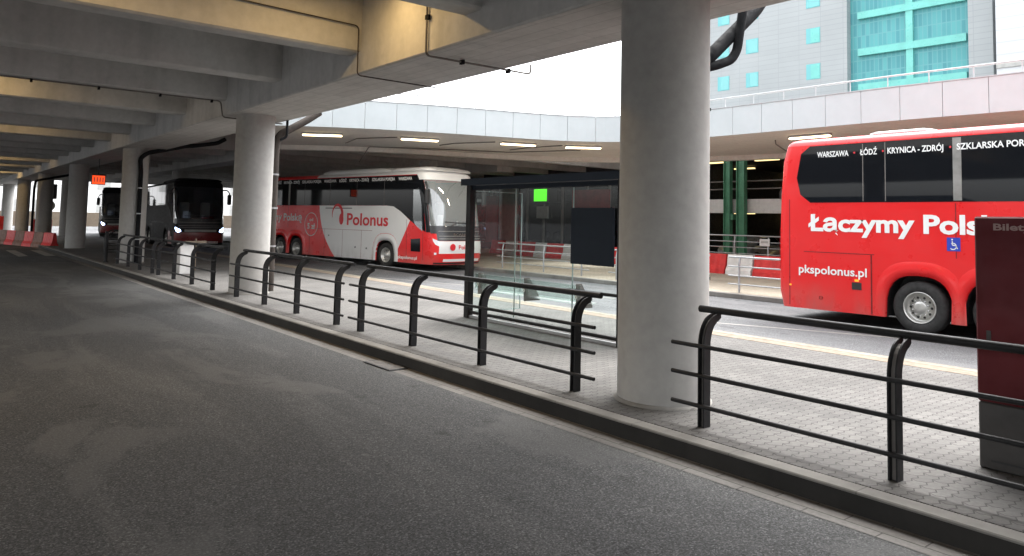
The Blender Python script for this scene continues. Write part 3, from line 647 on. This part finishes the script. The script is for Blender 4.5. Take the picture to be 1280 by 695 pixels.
def archpts(u,r=.60,zc=.50,top=1.07,n=12):
    # rounded opening: from front-bottom over to rear-bottom
    out=[]
    for k in range(n+1):
        a=PI*k/n; out.append((u-r*math.copysign(abs(math.cos(a))**.75,math.cos(a)), .26+(top-.26)*abs(math.sin(a))**.62))
    return out
def bus(loc,rot,label,livery):
    t=empty('coach_bus',loc,rot,label,'bus')
    body='red' if livery in('red','polonus') else livery
    # body shell
    mb=MB()
    for s in (-1,1):
        pl=[(lerp(FZ,.25)+DF,.25)]
        for ax in AX: pl+=archpts(ax)
        pl+=[(Lb-lerp(RZ,.25)-DR,.25)]+[(Lb-lerp(RZ,z)-DR,z) for z in (.6,1.6,2.6,3.3,3.5,3.62)]
        pl+=[(lerp(FZ,z)+DF,z) for z in (3.62,3.5,3.3,3.0,2.5,1.9,1.42,1.15,.9,.45)]
        mb.prism(pl,sp(s,-.06),sp(s,0))
    mb.loft([[fpt(a,z) for a in AA] for z in (.25,.45,.9,1.15,1.42)],False,True,closed=False)
    mb.loft([[fpt(a,z) for a in AA] for z in (3.40,3.5,3.62)],False,True,closed=False)
    for a,b in ((-90,-76),(76,90)): mb.loft([[fpt(a+(b-a)*i/3,z) for i in range(4)] for z in (1.42,1.9,2.5,3.0,3.40)],False,True,closed=False)
    mb.loft([[rpt(a,z) for a in AA] for z in (.25,.6,1.6,2.6,3.3,3.62)],False,True,closed=False)
    ring=[fpt(a,3.62) for a in AA]+[rpt(a,3.62) for a in AA[::-1]]
    def inset(i,z):
        out=[]
        for x,y,_ in ring: out.append((x*(HW-i)/HW,y*( (Lb/2-i*.9)/(Lb/2)),z))
        return out
    mb.loft([inset(0,3.62),inset(.03,3.68),inset(.09,3.73),inset(.2,3.765),inset(.5,3.79)],False,True); mb.add(inset(.5,3.79),[tuple(range(len(ring)))])
    mb.build('body',body,t)
    MB().box(-HW+.5,HW-.5,.5-Lb/2,12.6-Lb/2,.28,1.2).build('chassis','dark',t)
    for ax in AX:
        for s in (-1,1):
            mb=MB(); q=archpts(ax,.62,.5,1.1); mb.loft([[(s*(HW-.055),u-Lb/2,z) for u,z in q],[(s*(HW-.49),u-Lb/2,z) for u,z in q]],False,True,closed=False)
            mb.build('wheel_housing','dark',t)
    MB().box(-HW+.07,HW-.07,.9-Lb/2,12.8-Lb/2,1.2,1.3).build('cabin_floor','dark',t)
    for s in (-1,1): MB().box(min(s*(HW-.068),s*(HW-.075)),max(s*(HW-.068),s*(HW-.075)),.68-Lb/2,12.8-Lb/2,1.3,3.45).build('lining','dark',t)
    # window band
    win=[(Lb-.80,3.60),(Lb-.60,3.45),(Lb-.50,2.95),(Lb-.58,2.60),(Lb-.80,2.43),(2.75,2.43),(2.3,2.40),(1.85,2.20),(1.20,1.82),(lerp(FZ,1.45)+DF+.02,1.45),(lerp(FZ,2.5)+DF-.02,2.5),(lerp(FZ,3.0)+DF,3.0),(lerp(FZ,3.3)+DF,3.60)]
    wo=side_poly(win,.006,'window_band','glass_black',t,.018)
    mb=MB()
    for u in (LT-1.6,LT-2.03,LT-4.55,LT-6.5,LT-8.4,LT-10.2):
        for s in (-1,1): mb.prism([(u-.008,2.45),(u+.008,2.45),(u+.008,3.58),(u-.008,3.58)],sp(s,.0),sp(s,.0085))
    mb.build('window_joint','conduit',wo)
    side_poly([(LT-3.36,2.45),(LT-3.22,2.45),(LT-3.22,3.58),(LT-3.36,3.58)],.0095,'pillar_trim','hub',wo,.003)
    # door outline + lower door window
    d0=1.0
    side_poly([(.56,1.46),(.98,1.70),(1.12,1.92),(1.14,3.05),(.82,3.12),(.66,2.5)],.011,'door_glass','windscreen' if livery=='polonus' else 'glass_black',wo,.002)
    side_poly([(.66,.70),(1.20,.70),(1.22,1.16),(.68,1.20)],.006,'lower_window','glass_black',t,.018)
    # doors and hatch seams
    def seam(u0,z0,u1,z1,w=.007):
        dx,dz=u1-u0,z1-z0; L=math.hypot(dx,dz); nx,nz=-dz/L*w,dx/L*w
        mb=MB()
        for s in (-1,): mb.prism([(u0-nx,z0-nz),(u1-nx,z1-nz),(u1+nx,z1+nz),(u0+nx,z0+nz)],sp(s,.0002),sp(s,.0048))
        mb.build('panel_seam','maroon' if body=='red' else 'black',t)
    for u in (8.05,6.9,5.6,4.3,Lb-2.95+.9): seam(u,.28,u,1.42)
    seam(3.6,1.42,8.2,1.42); seam(11.3,1.42,12.75,1.42); seam(11.36,.28,11.36,1.42); seam(Lb-3.55,1.42,Lb-3.55,2.4); seam(1.45,.3,1.5,1.9); seam(.50,.4,.54,1.40); seam(Lb-.33,.3,Lb-.33,2.5)
    # wheel arch flares
    for ax in AX:
        oi=archpts(ax,.60,.5,1.07,16); oo=archpts(ax,.80,.5,1.33,16); oo=[(u,z if z>.3 else .26) for u,z in oo]
        for s in (-1,1):
            mb=MB(); i0=[(s*(HW-.05),u-Lb/2,z) for u,z in oi]; i1=[(s*(HW+.028),u-Lb/2,z) for u,z in oi]; m1=[(s*(HW+.030),(u*.45+v*.55)-Lb/2,z*.45+y*.55) for (u,z),(v,y) in zip(oi,oo)]; o1=[(s*(HW+.001),u-Lb/2,z) for u,z in oo]
            mb.loft([i0,i1,m1,o1],False,True,closed=False)
            mb.build('wheel_arch','white' if (livery=='polonus' and ax<4) else body,t)
    # wheels
    for ax in AX:
        for s in (-1,1):
            wh=MB(); xc=s*(HW-.17)
            sg=lambda h:(h if s<0 else -h)
            wh.lathe([(.29,sg(-.12)),(.31,sg(-.145)),(.36,sg(-.155)),(.44,sg(-.148)),(.475,sg(-.12)),(.487,sg(-.08)),(.487,sg(.10)),(.47,sg(.14)),(.3,sg(.15))],(xc,ax-Lb/2,.487),'x',40)
            for k in range(40):   # tread grooves as raised shoulder blocks
                a=2*PI*k/40; 
            tyre=wh.build('wheel','rubber',t)
            deep=ax!=2.75
            q=MB()
            prof=[(.292,sg(-.125)),(.286,sg(-.145)),(.272,sg(-.14)),(.262,sg(-.10)),(.235,sg(-.02 if not deep else .02)),(.215,sg(-.03)),(.13,sg(-.075)),(.118,sg(-.11)),(.105,sg(-.125)),(.03,sg(-.13)),(.0,sg(-.13))]
            q.lathe(prof,(xc,ax-Lb/2,.487),'x',40); q.build('rim','rim',tyre)
            q=MB()
            for k in range(10):
                a=2*PI*k/10; cy,cz=ax-Lb/2+.185*math.cos(a),.487+.185*math.sin(a)
                pts=[(cy+.024*math.cos(b)*1,cz+.024*math.sin(b)) for b in [2*PI*j/10 for j in range(10)]]
                xx=xc+sg(-.058); q.add([(xx,p[0],p[1]) for p in pts],[tuple(range(10))])
            q.build('rim_hole','black',tyre)
            q=MB()
            for k in range(10):
                a=2*PI*(k+.5)/10; cy,cz=ax-Lb/2+.142*math.cos(a),.487+.142*math.sin(a); q.lathe([(.014,sg(-.07)),(.014,sg(-.10)),(.0,sg(-.104))],(xc,cy,cz),'x',6)
            q.build('wheel_nut','chrome',tyre)
    # front
    for a,b in ((-90,-78),(78,90)): fpatch(a,b,1.44,3.42,.006,4,9).build('corner_post','glass_black',t)
    ws=fpatch(-77.8,77.8,1.68,3.42,.004,24,9); ws.build('windscreen',{'red':'glass_black','polonus':'painted_sheen'}.get(livery,'windscreen'),t)
    if livery!='red':
        MB().box(-HW+.1,HW-.1,2.6-Lb/2,2.7-Lb/2,1.3,3.5).build('cabin_partition','hub' if livery=='polonus' else 'dark',t)
        MB().box(-1.0,1.0,.36-Lb/2,.9-Lb/2,1.3,1.7,.05).build('dashboard','charcoal',t)
        for x in (-.55,.55): MB().box(x-.25,x+.25,1.5-Lb/2,1.7-Lb/2,1.3,2.6,.06).build('front_seat','poster',t)
        MB().box(-.85,-.58,.20-Lb/2,.215-Lb/2,1.72,2.1).build('paper_notice','lettering',t)
        MB().box(.12,.2,.18-Lb/2,.20-Lb/2,1.72,1.86).build('paper_notice','lettering',t)
    for a0,a1,n_ in ((-4,4,0),): pass
    fpatch(-77.8,77.8,1.40,1.685,.006,20,3).build('front_panel','grille',t); fpatch(-56,56,1.13,1.40,.007,16,3).build('front_grille','grille',t)
    for z in (1.2,1.3,1.48): fpatch(-50,50,z,z+.02,.014,14,1).build('grille_bar','hub',t)
    mb=MB()
    for s in (-1,1):   # wipers
        mb.tube([fpt(s*20,1.66,.03),fpt(s*6,1.80,.035),fpt(-s*30,1.84,.035)],.014,6)
    mb.build('wiper','black',t)
    lamp='headlit' if livery in('dark','darker') else 'headlamp'
    for s in (-1,1):
        fpoly([(s*42,1.00),(s*46,1.10),(s*58,1.16),(s*72,1.22),(s*71,1.12),(s*64,1.0),(s*54,.94)],.008).build('headlight',lamp,t)
        fpoly([(s*60,.62),(s*68,.62),(s*68,.70),(s*60,.70)],.007).build('fog_light','headlamp',t)
    fpatch(-38,38,.36,.46,.010,6,1).build('number_plate','lettering',t)
    fpatch(-66,66,.27,.33,.006,12,1).build('lower_grille','black',t)
    # mirrors
    for s in (-1,1):
        mm=MB(); p0=Vector(fpt(s*74,3.30,.0)); 
        pts=[p0,p0+Vector((s*.16,-.22,.02)),p0+Vector((s*.26,-.40,-.14)),p0+Vector((s*.26,-.44,-.4))]
        mm.tube(sweep_pts(pts,.12),.035,8); ar=mm.build('mirror_arm','black' if livery!='darker' else 'black',t)
        c_=pts[-1]; mm=MB(); mm.box(c_.x-.11,c_.x+.11,c_.y-.07,c_.y+.08,c_.z-.42,c_.z+.16,.05); mm.build('mirror','black',ar)
    # rear: lamps, window, grille
    def rpatch(a0,a1,z0,z1,o,name,m):
        mb=MB(); mb.loft([[rpt(a0+(a1-a0)*i/8,z0+(z1-z0)*j/3,o) for i in range(9)] for j in range(4)],False,True,closed=False); mb.build(name,m,t)
    rpatch(-50,50,2.5,3.4,.006,'rear_window','glass_black'); rpatch(-45,45,.7,1.3,.006,'engine_grille','black')
    for s in (-1,1): rpatch(s*58,s*72,1.0,1.9,.007,'tail_light','redlettering')
    # roof equipment
    rm='white' if livery in('polonus','red') else 'charcoal'
    def pod(u0,u1,hw,h,m,name):
        mb=MB(); rings=[]
        for k in range(13):
            q=k/12; u=u0+(u1-u0)*q; e=min(1,math.sin(PI*min(max(q,0.0),1))*2.6)**.6 if 0<q<1 else 0.02
            rings.append([(x*hw*(.72+.28*e),u-Lb/2,3.775+z*h*e) for x,z in ((-1,-.1),(-1,.45),(-.85,.85),(-.4,1),(.4,1),(.85,.85),(1,.45),(1,-.1))])
        mb.loft(rings,True,True); mb.build(name,m,t)
    if livery=='polonus':
        fpatch(-90,90,3.42,3.625,.02,24,3).build('roof_visor','white',t)
        rr=[]
        for z,i_ in ((3.622,-.014),(3.64,-.012),(3.685,.022),(3.738,.082),(3.773,.19),(3.798,.45)):
            fr_=[((fpt(a,3.62)[0])*(HW-i_)/HW,fpt(a,3.62)[1]+i_*.9,z) for a in AA]; rr.append([(-(HW-i_),7.6-Lb/2,z)]+fr_+[(HW-i_,7.6-Lb/2,z)])
        q=MB(); q.loft(rr,False,True,closed=False); q.add(rr[-1],[tuple(range(len(rr[-1])))]); q.build('roof_panel','white',t)
    if livery=='polonus': pod(2.7,7.9,1.12,.22,'white','roof_unit'); pod(.30,2.9,1.2,.17,'white','roof_cap')
    elif livery=='red': pod(10.3,11.6,1.05,.08,'white','roof_unit'); pod(3.2,6.4,1.0,.2,'red','roof_unit')
    else: pod(2.9,6.5,1.05,.18,rm,'roof_unit'); pod(.40,2.6,1.2,.14,rm,'roof_cap')
    def st(body_,u,z,name,m,width=None,cap=.3,bold=0,d=.010,s=-1,par=t):
        f_=(lambda a,b:(-HW-d,u-a-Lb/2,z+b)) if s<0 else (lambda a,b:(HW+d,u+a-Lb/2,z+b))
        return put_text(body_,f_,name,m,par,width,cap,bold)
    XS=(.66,1.55,2.08,3.29)
    if livery=='red':
        st('Łączymy Polskę',LT-.46,1.86,'slogan_lettering','lettering',3.80,.34,.034)
        st('pkspolonus.pl',LT-.24,.98,'web_address','lettering',1.42,.17,.02)
        for q_,(word,wd) in enumerate((('WARSZAWA',.66),('ŁÓDŹ',.33),('KRYNICA - ZDRÓJ',.99),('SZKLARSKA PORĘBA',1.30),('WARSZAWA',.80),('ŁÓDŹ',.40),('KRYNICA - ZDRÓJ',1.2))):
            x=(LT-XS[q_]) if q_<4 else x-.14
            st(word,x,3.36,'city_lettering','lettering',wd,.115,.022,d=.0125); x-=wd+.115
            mb=MB(); mb.add([(-HW-.0125,x-Lb/2+.02*math.cos(b),3.415+.02*math.sin(b)) for b in [2*PI*j/10 for j in range(10)]],[tuple(range(10))]); mb.build('red_dot','redlettering',t)
        # wheelchair sticker
        u0=LT-3.10; z0=1.55
        b0=side_poly([(u0-.22,z0),(u0,z0),(u0,z0+.24),(u0-.22,z0+.24)],.008,'wheelchair_sticker','blue',t,.004,(-1,))
        q=MB(); X=-HW-.0105
        def stroke(pts,w_): 
            for (a,b),(c2,d2) in zip(pts,pts[1:]):
                L=math.hypot(c2-a,d2-b); nx,nz=-(d2-b)/L*w_,(c2-a)/L*w_; q.add([(X,a-nx-Lb/2,b-nz),(X,c2-nx-Lb/2,d2-nz),(X,c2+nx-Lb/2,d2+nz),(X,a+nx-Lb/2,b+nz)],[(0,1,2,3)])
        cu,cz=u0-.10,z0+.085; stroke([(cu+.055*math.cos(R(a)),cz+.055*math.sin(R(a))) for a in range(60,330,20)],.008)
        stroke([(cu+.01,z0+.175),(cu+.008,z0+.105),(cu-.045,z0+.10),(cu-.075,z0+.04)],.009)
        q.add([(X,cu+.012+.015*math.cos(b)-Lb/2,z0+.205+.015*math.sin(b)) for b in [2*PI*j/10 for j in range(10)]],[tuple(range(10))]); q.build('wheelchair_symbol','lettering',b0)
        side_poly([(LT-1.55,.72),(LT-1.36,.72),(LT-1.36,.86),(LT-1.55,.86)],.006,'service_socket','black',t,.01,(-1,))
        side_poly([(LT-1.50,.88),(LT-1.42,.88),(LT-1.42,.92),(LT-1.50,.92)],.012,'side_marker','amber',t,.02,(-1,))
        side_poly([(Lb-.37,.70),(Lb-.33,.70),(Lb-.33,.73),(Lb-.37,.73)],.012,'side_marker','amber',t,.02,(-1,))
        mb=MB(); mb.lathe([(.035,-.012),(.035,.0)],(-HW,Lb-1.02-Lb/2,.5),'x',14); mb.build('fuel_lock','black',t)
    if livery=='polonus':
        # white centre panel over the red body
        bt=[(7.36,2.425),(7.34,2.2),(7.27,1.9),(7.15,1.55),(6.97,1.2),(6.72,.85),(6.4,.5),(6.12,.26)]
        pl=bt+[(AX[0]+.815,.26)]+[(u,z+.005) for u,z in archpts(AX[0],.81,.5,1.34)[::-1]][1:-1]+[(2.03,.5),(2.05,.62),(1.30,1.86),(1.85,2.205),(2.3,2.405),(2.75,2.425)]
        # arch outline kept inside the polygon: clip the diagonal start to the arch front
        side_poly(pl,.0035,'white_panel','white',t,.004)
        st('Polonus',5.32,1.63,'brand_lettering','redlettering',2.72,.50,.022)
        # round swoosh mark
        q=MB(); cx_,cz_=5.98,2.08
        cl=[]
        for k in range(25):
            a=R(200-215*k/24); th_=.012+.075*(k/24)**.8; e_=(math.cos(a),math.sin(a)); cl.append(((6.02-(.36+th_)*e_[0],2.05+(.40+th_)*e_[1]),(6.02-(.36-th_)*e_[0],2.05+(.40-th_)*e_[1])))
        for p_,n2 in zip(cl,cl[1:]): q.add([(-HW-.0105,w_[0]-Lb/2,w_[1]) for w_ in (p_[0],n2[0],n2[1],p_[1])],[(0,1,2,3)])
        q.add([(-HW-.0108,5.72+.155*math.cos(b)-Lb/2,1.86+.24*math.sin(b)) for b in [2*PI*j/20 for j in range(20)]],[tuple(range(20))])
        q.build('round_mark','redlettering',t)
        st('Łączymy Polskę',12.45,1.74,'slogan_lettering','lettering',3.75,.33,.026)
        # "od 5 zł" roundel
        q=MB(); c0,z0,r0,r1=7.95,1.60,.52,.485
        for k in range(36):
            a,b=2*PI*k/36,2*PI*(k+1)/36; q.add([(-HW-.0105,c0+r*math.cos(x)-Lb/2,z0+r*math.sin(x)) for r,x in ((r0,a),(r0,b),(r1,b),(r1,a))],[(0,1,2,3)])
        rd=q.build('price_roundel','lettering',t); st('od',c0+.14,z0+.14,'price_lettering','lettering',.28,.15,.02,par=t); st('5 zł',c0+.30,z0-.2,'price_lettering','lettering',.60,.25,.03,par=t)
        st('pkspolonus.pl',1.95,.40,'web_address','lettering',1.12,.12,.02)
        x=12.2
        for word,wd in (('WARSZAWA',.95),('ŁÓDŹ',.5),('KRYNICA - ZDRÓJ',1.3),('SZKLARSKA PORĘBA',1.5),('WARSZAWA',.9),('ŁÓDŹ',.5),('KRYNICA - ZDRÓJ',1.3),('SZKLARSKA PORĘBA',1.45),('WARSZAWA',.8)):
            st(word,x,3.42,'city_lettering','lettering',wd,.12,.03,d=.0125); x-=wd+.22
        # front white plate with lettering
        fpatch(-52,52,.66,1.12,.006,14,4).build('bumper_panel','white',t)
        def ft(body_,v0,z,name,m,width,cap,bold,par=t):
            def f_(a,b):
                v=v0+a; s=max(-.999,min(.999,v/HW)); ang=math.degrees(math.asin(math.copysign(abs(s)**1.5,s))); return fpt(ang,z+b,.016)
            return put_text(body_,f_,name,m,par,width,cap,bold)
        ft('Polonus',-.25,.82,'front_lettering','redlettering',.85,.16,.02); ft('SCANIA',-.45,1.33,'maker_lettering','chrome',.8,.08,.02)
        q=MB(); q.add([Vector(fpt(-16,.90,.016))+Vector((.14*math.cos(b),0,.13*math.sin(b))) for b in [2*PI*j/20 for j in range(20)]],[tuple(range(20))]); q.build('round_mark','redlettering',t)
        side_poly([(5.0,2.30),(6.9,2.30),(6.9,2.33),(5.0,2.33)],.0075,'trim_line','charcoal',t,.003,(-1,))
        for u,z in ((6.6,1.15),(4.7,.72),(3.95,.70),(2.35,1.0)):
            mb=MB(); mb.lathe([(.05,-.010),(.05,.0),(0,-.010)],(-HW,u-Lb/2,z),'x',14); mb.build('round_vent','black',t)
    return t
def place(A,deg): # A: ground point on the visible side at the front; origin is the bus centre
    th=R(deg); d=Vector((-math.sin(th),math.cos(th))); nn=Vector((math.cos(th),math.sin(th))); p=Vector(A)+d*(Lb/2)+nn*HW; return (p.x,p.y,0),th
th=R(9.5); d=Vector((-math.sin(th),math.cos(th)))
l1,r1=place((14.4,8.6-LT),0); bus(l1,r1,'red coach at the right edge with large white slogan, seen from its rear side','red')
l2,r2=place(Vector((14.40,25.93))-d*2.75,9.5); bus(l2,r2,'red and white coach with round windscreen facing right behind the fence','polonus')
l3,r3=place((10.75,42.6),0); bus(l3,r3,'dark coach with red bumper and lit headlights right of the third column','dark') if False else None
def darkbus(A,deg,label,sc):
    l_,r_=place(A,deg); t=bus(l_,r_,label,'charcoal'); return t
for m_ in ('charcoal',): pass
b3=darkbus((10.75,42.4),-5,'dark coach with red bumper and lit headlights, right of the third column',1)
b4=darkbus((10.9,64.0),-9,'farthest dark coach, mostly hidden behind the third column',1)
for b in (b3,b4):
    for c_ in kids(b):
        if c_.name.startswith('headlight'): c_.data.materials[0]=M['headlit']
    fpatch(-80,80,.40,.95,.012,20,4).build('red_bumper','maroon',b)
    fpatch(-30,30,.98,1.10,.014,6,1).build('number_plate','poster',b)
    side_poly([(.75,.28),(AX[0]-.82,.28),(AX[0]-.82,1.0),(.75,.95)],.005,'red_side_panel','maroon',b,.01,(-1,))
    mb=MB(); mb.box(-.75,-.45,.55-Lb/2,.565-Lb/2,1.72,2.05); mb.v=[(x,y-.22,z) for x,y,z in mb.v]; mb.build('paper_notice','poster',b)

# ---------------------------------------------------------------- bus shelter
t=empty('bus_shelter',(7.93,9.0,.147),0,'dark framed glass bus shelter with glass bench and navy board behind the fence','shelter')
X1=1.30
mb=MB(); mb.box(-.06,.06,2.06,2.18,0,2.42); mb.build('post','black_metal',t)
MB().box(-.05,.05,-1.70,-1.60,0,2.42).build('post','black_metal',t)
MB().box(X1-.05,X1+.05,-1.7,-1.6,0,2.42).build('post','galv',t)
mb=MB(); mb.prism([(-.14,2.40),(-.14,2.52),(X1+.25,2.62),(X1+.25,2.45)],lambda a,b:(a,-1.75,b),lambda a,b:(a,2.26,b)); mb.build('roof','navy',t)
MB().box(-.02,.02,-1.6,2.06,2.32,2.395).build('top_rail','navy',t)
MB().box(-.025,.025,-1.6,2.06,-.0,.0+.045).build('sill','galv',t); MB().tube([(0,-1.6,.10),(0,2.1,.10)],.03,8).build('bottom_rail','black_metal',t)
MB().tube([(0,-1.6,.72),(0,-.5,.72)],.025,8).build('lean_rail','black_metal',t)
for a,b in ((-1.59,-.64),(-.61,.78),(.81,2.05)): MB().box(-.006,.006,a,b,.14,2.31).build('glass_pane','glass',t)
for y in (-.625,.795): MB().box(-.008,.008,y-.007,y+.007,.14,2.31).build('glass_joint','glass_edge',t)
MB().box(.09,X1-.1,2.10,2.112,.10,2.30).build('end_pane','glass',t)
mb=MB(); e=.012
mb.box(X1-.1,X1-.1+e,2.098,2.114,.1,2.3); mb.box(.09,X1-.1,2.098,2.114,2.3,2.3+e); mb.box(.09,X1-.1,2.098,2.114,.1-e,.1); mb.build('pane_edge','glass_edge',t)
# bench of glass on steel brackets
MB().box(.08,.42,-.75,2.0,.50,.515).build('bench_seat','bench',t); MB().box(.055,.07,-.75,2.0,.54,.80).build('bench_back','bench',t)
for y in (-.7,.55,1.85):
    mb=MB(); mb.prism([(.012,.44),(.36,.44),(.36,.49),(.12,.82),(.012,.82)],lambda a,b:(a,y-.008,b),lambda a,b:(a,y+.008,b))
    br=mb.build('bench_bracket','conduit',t)
    mb=MB(); mb.lathe([(.03,-.002),(.0,-.002)],(.0085,y,.62),'x',12); mb.build('bolt_cap','lettering',br)
MB().box(-.05,-.012,-1.52,-.62,1.13,1.99,.006).build('navy_board','navy',t)

# ---------------------------------------------------------------- ticket machine
t=empty('ticket_machine',(6.3,1.65,.147),R(0),'tall dark red ticket machine panel standing behind the fence at the right edge','ticket machine')
MB().box(.0,.5,-.62,.56,.0,.49,.012).build('base','machinegrey',t)
MB().box(-.012,.5,-.62,.56,.493,1.87,.012).build('cabinet','screenred',t)
put_text('Bilety /',lambda a,b:(-.0145,.43-a,1.77+b),'lettering','dimtext',t,.31,.05,.03)

MB().box(-.014,-.0121,-.55,.50,.54,.552).build('seam','black',t); MB().box(-.016,-.0121,.46,.49,.9,1.02).build('lock','machinegrey',t)
MB().box(-.004,-.0001,-.5,.48,.06,.075).build('seam','black',t)
# ---------------------------------------------------------------- orange display, signal and bits at far left
t=empty('orange_display',(5.95,36,3.1),0,'small glowing orange display hanging under the deck left of the third column','display')
MB().box(-.27,.27,-.04,.04,0,.46,.015).build('casing','black',t); MB().box(-.24,.24,-.05,-.041,.03,.39).build('screen','orange',t)
for x in (-.17,-.06,.05,.16): MB().box(x-.012,x+.03,-.056,-.051,.12,.32).build('character','maroon',t)
MB().tube([(0,0,.46),(0,0,1.7)],.02,6).build('hanger','black',t)
t=empty('traffic_signal',(6.75,58,0),0,'dark signal head on a post with a round sign left of the fourth column','signal')
MB().tube([(0,0,-.005),(0,0,3.6)],.06,10).build('pole','galv',t); MB().box(-.42,.42,-.12,.12,2.75,3.75,.04).build('signal_head','black',t)
MB().lathe([(.36,-.02),(.36,.02),(0,.02)],(0,-.13,2.3),'y',20).build('round_sign','poster',t)
t=empty('red_hoarding',(6.75,60.5,0),0,'bright red board standing beyond the fourth column','board')
MB().box(-.55,.55,-.05,.05,.3,1.35,.01).build('panel','barrier_red',t); MB().box(-.45,-.38,-.2,.2,-.004,.3).build('leg','galv',t); MB().box(.38,.45,-.2,.2,-.004,.3).build('leg','galv',t)
t=empty('red_hoarding',(4.4,66,0),0,'small red board at the left edge behind the barriers','board')
MB().box(-.5,.5,-.05,.05,.3,1.5,.01).build('panel','barrier_red',t); MB().box(-.4,-.33,-.2,.2,-.004,.3).build('leg','galv',t); MB().box(.33,.4,-.2,.2,-.004,.3).build('leg','galv',t)
t=empty('advertising_totem',(17.1,56,0),0,'yellow and white striped totem right of the dark coach','totem')
for k,(a,b,m_) in enumerate(((0,.7,'barrier_white'),(.7,1.5,'yellow'),(1.5,2.0,'barrier_white'),(2.0,2.6,'poster'),(2.6,3.1,'yellow'),(3.1,3.3,'barrier_white'))): MB().box(-.35,.35,-.2,.2,a+.001,b-.001,.01).build('panel',m_,t)
# distant pale buildings beyond the deck
def block(x0,x1,y0,y1,h,m,label,nx,nz,wm='poster'):
    t=empty('distant_building',((x0+x1)/2,(y0+y1)/2,0),0,label,'building'); w_,d_=(x1-x0)/2,(y1-y0)/2
    MB().box(-w_,w_,-d_,d_,-.2,h).build('wall',m,t); MB().box(-w_-.3,w_+.3,-d_-.3,d_+.3,h,h+.4).build('roof','conduit',t)
    for i in range(nx):
        for j in range(nz):
            x=-w_+(i+.5)*2*w_/nx; z=2+j*3.4
            if z+1.6<h: MB().box(x-.9,x+.9,-d_-.06,-d_+.1,z,z+1.6).build('window',wm,t)
block(-12,52,128,150,9.5,'pale','long pale building far beyond the open end of the deck',16,2)
block(-60,-16,118,140,12,'pale','pale building far left beyond the road',8,3)
t=empty('low_fence',(16,96,0),0,'pale low boundary fence far beyond the buses','fence')
MB().box(-14,30,-.04,.04,.3,1.9).build('panel','tactile',t)
for k in range(12): MB().box(-14+k*4-.06,-14+k*4+.06,-.1,-.041,-.005,2.0).build('post','galv',t)
# columns carrying the left edge beam (outside this frame)
for k in range(8): column(-7.4,-7.15+12.1*k,.455,4.22,'round column on the far left side of the covered road, outside the photograph','column','round columns on the left side of the road',0.0)
# ---------------------------------------------------------------- hotel
th=R(4.5); t=empty('hotel_building',(75,38,0),th,'grey hotel block with square teal windows and a teal glass stair bay','building')
# local y runs along the facade, local x away from the viewer
G=MB(); G.box(0,16,0,17.5,-.2,34); G.build('grey_wing','hotel_grey',t)
G=MB(); G.box(.9,16,-11.2,-.001,-.2,34); G.build('teal_glazing','hotel_teal',t)
MB().box(0,16,-13.2,-11.201,-.2,34).build('grey_pier','hotel_grey',t)
for z in (16.8,20.3,24.2,28.,):
    pass
zb=[13.0,16.6,20.3,24.2,28.1,32.]
for z in zb: MB().box(.45,.899,-10.9,-.9,z-.35,z+.38).build('glass_band','teal_band',t)
for z0,z1 in zip(zb,zb[1:]): MB().box(.55,.899,-6.2,-5.55,z0+.381,z1-.351).build('glass_mullion','teal_band',t)
def win(y,z):
    o=MB().box(-.02,.03,y-.85,y+.70,z-.85,z+.85); f_=o.build('window','teal_dark',t); q=MB().box(-.05,-.021,y-.80,y+random.choice((.2,.3,.3,.45)),z-.78,z+.76); q.build('pane',random.choice(('teal_win','teal_band','teal_win')),f_)
for z in (14.9,18.85,22.8,26.75,30.7):
    for y in (3.7,10.9,14.6): win(y,z)
t=empty('white_building',(74,22,0),R(4.5),'white clad building block at the top right corner behind the parapet','building')
MB().box(0,20,-42,1.9,-.2,34).build('wall','hotel_white',t)
MB().box(-.12,-.001,-42,1.9,16.4,16.9).build('cornice','poster',t)
for k in range(8): MB().box(-.05,-.001,-40+k*5.,-38+k*5.,24+(0),26).build('window','teal_win',t) if k<6 else None
# things on the upper deck, just visible over the parapet
def shrub(x,y,z,r,label):
    t=empty('planter_shrub',(x,y,5.95),0,label,'shrub','shrubs on the upper deck'); mb=MB()
    for k in range(260):
        v=Vector((random.gauss(0,1),random.gauss(0,1),random.gauss(0,.6))).normalized()*r*random.random()**.4; v.z=abs(v.z)*.8+.25; v.y*=1.5
        a=Vector((random.random()-.5,random.random()-.5,random.random()-.5)).normalized()*.05; b=a.cross(Vector((random.random(),random.random(),random.random()))).normalized()*.05
        mb.add([v-a-b,v+a-b,v+a+b,v-a+b],[(0,1,2,3)])
    mb.build('leaves','bush',t); MB().box(-.3,.3,-.9,.9,0,.28,.02).build('planter_box','darkwall',t)
shrub(30,11.2,5.95,.5,'olive shrub on the upper deck behind the parapet rail, below the teal glass'); shrub(33,26.4,5.95,.5,'brownish low shrub behind the parapet rail next to the nearest column')
for x,y,lb in ((30,15.5,'dark low bench on the upper deck left of the olive shrub'),(30,9.3,'dark low bench on the upper deck right of the olive shrub'),(32,24.1,'dark low bench on the upper deck right of the brownish shrub')):
    t=empty('deck_bench',(x,y,5.95),0,lb,'bench'); MB().box(-.25,.25,-.7,.7,.38,.48,.01).build('seat','black_metal',t)
    for s in (-.5,.5): MB().box(-.2,.2,s-.05,s+.05,0,.38).build('leg','black_metal',t)
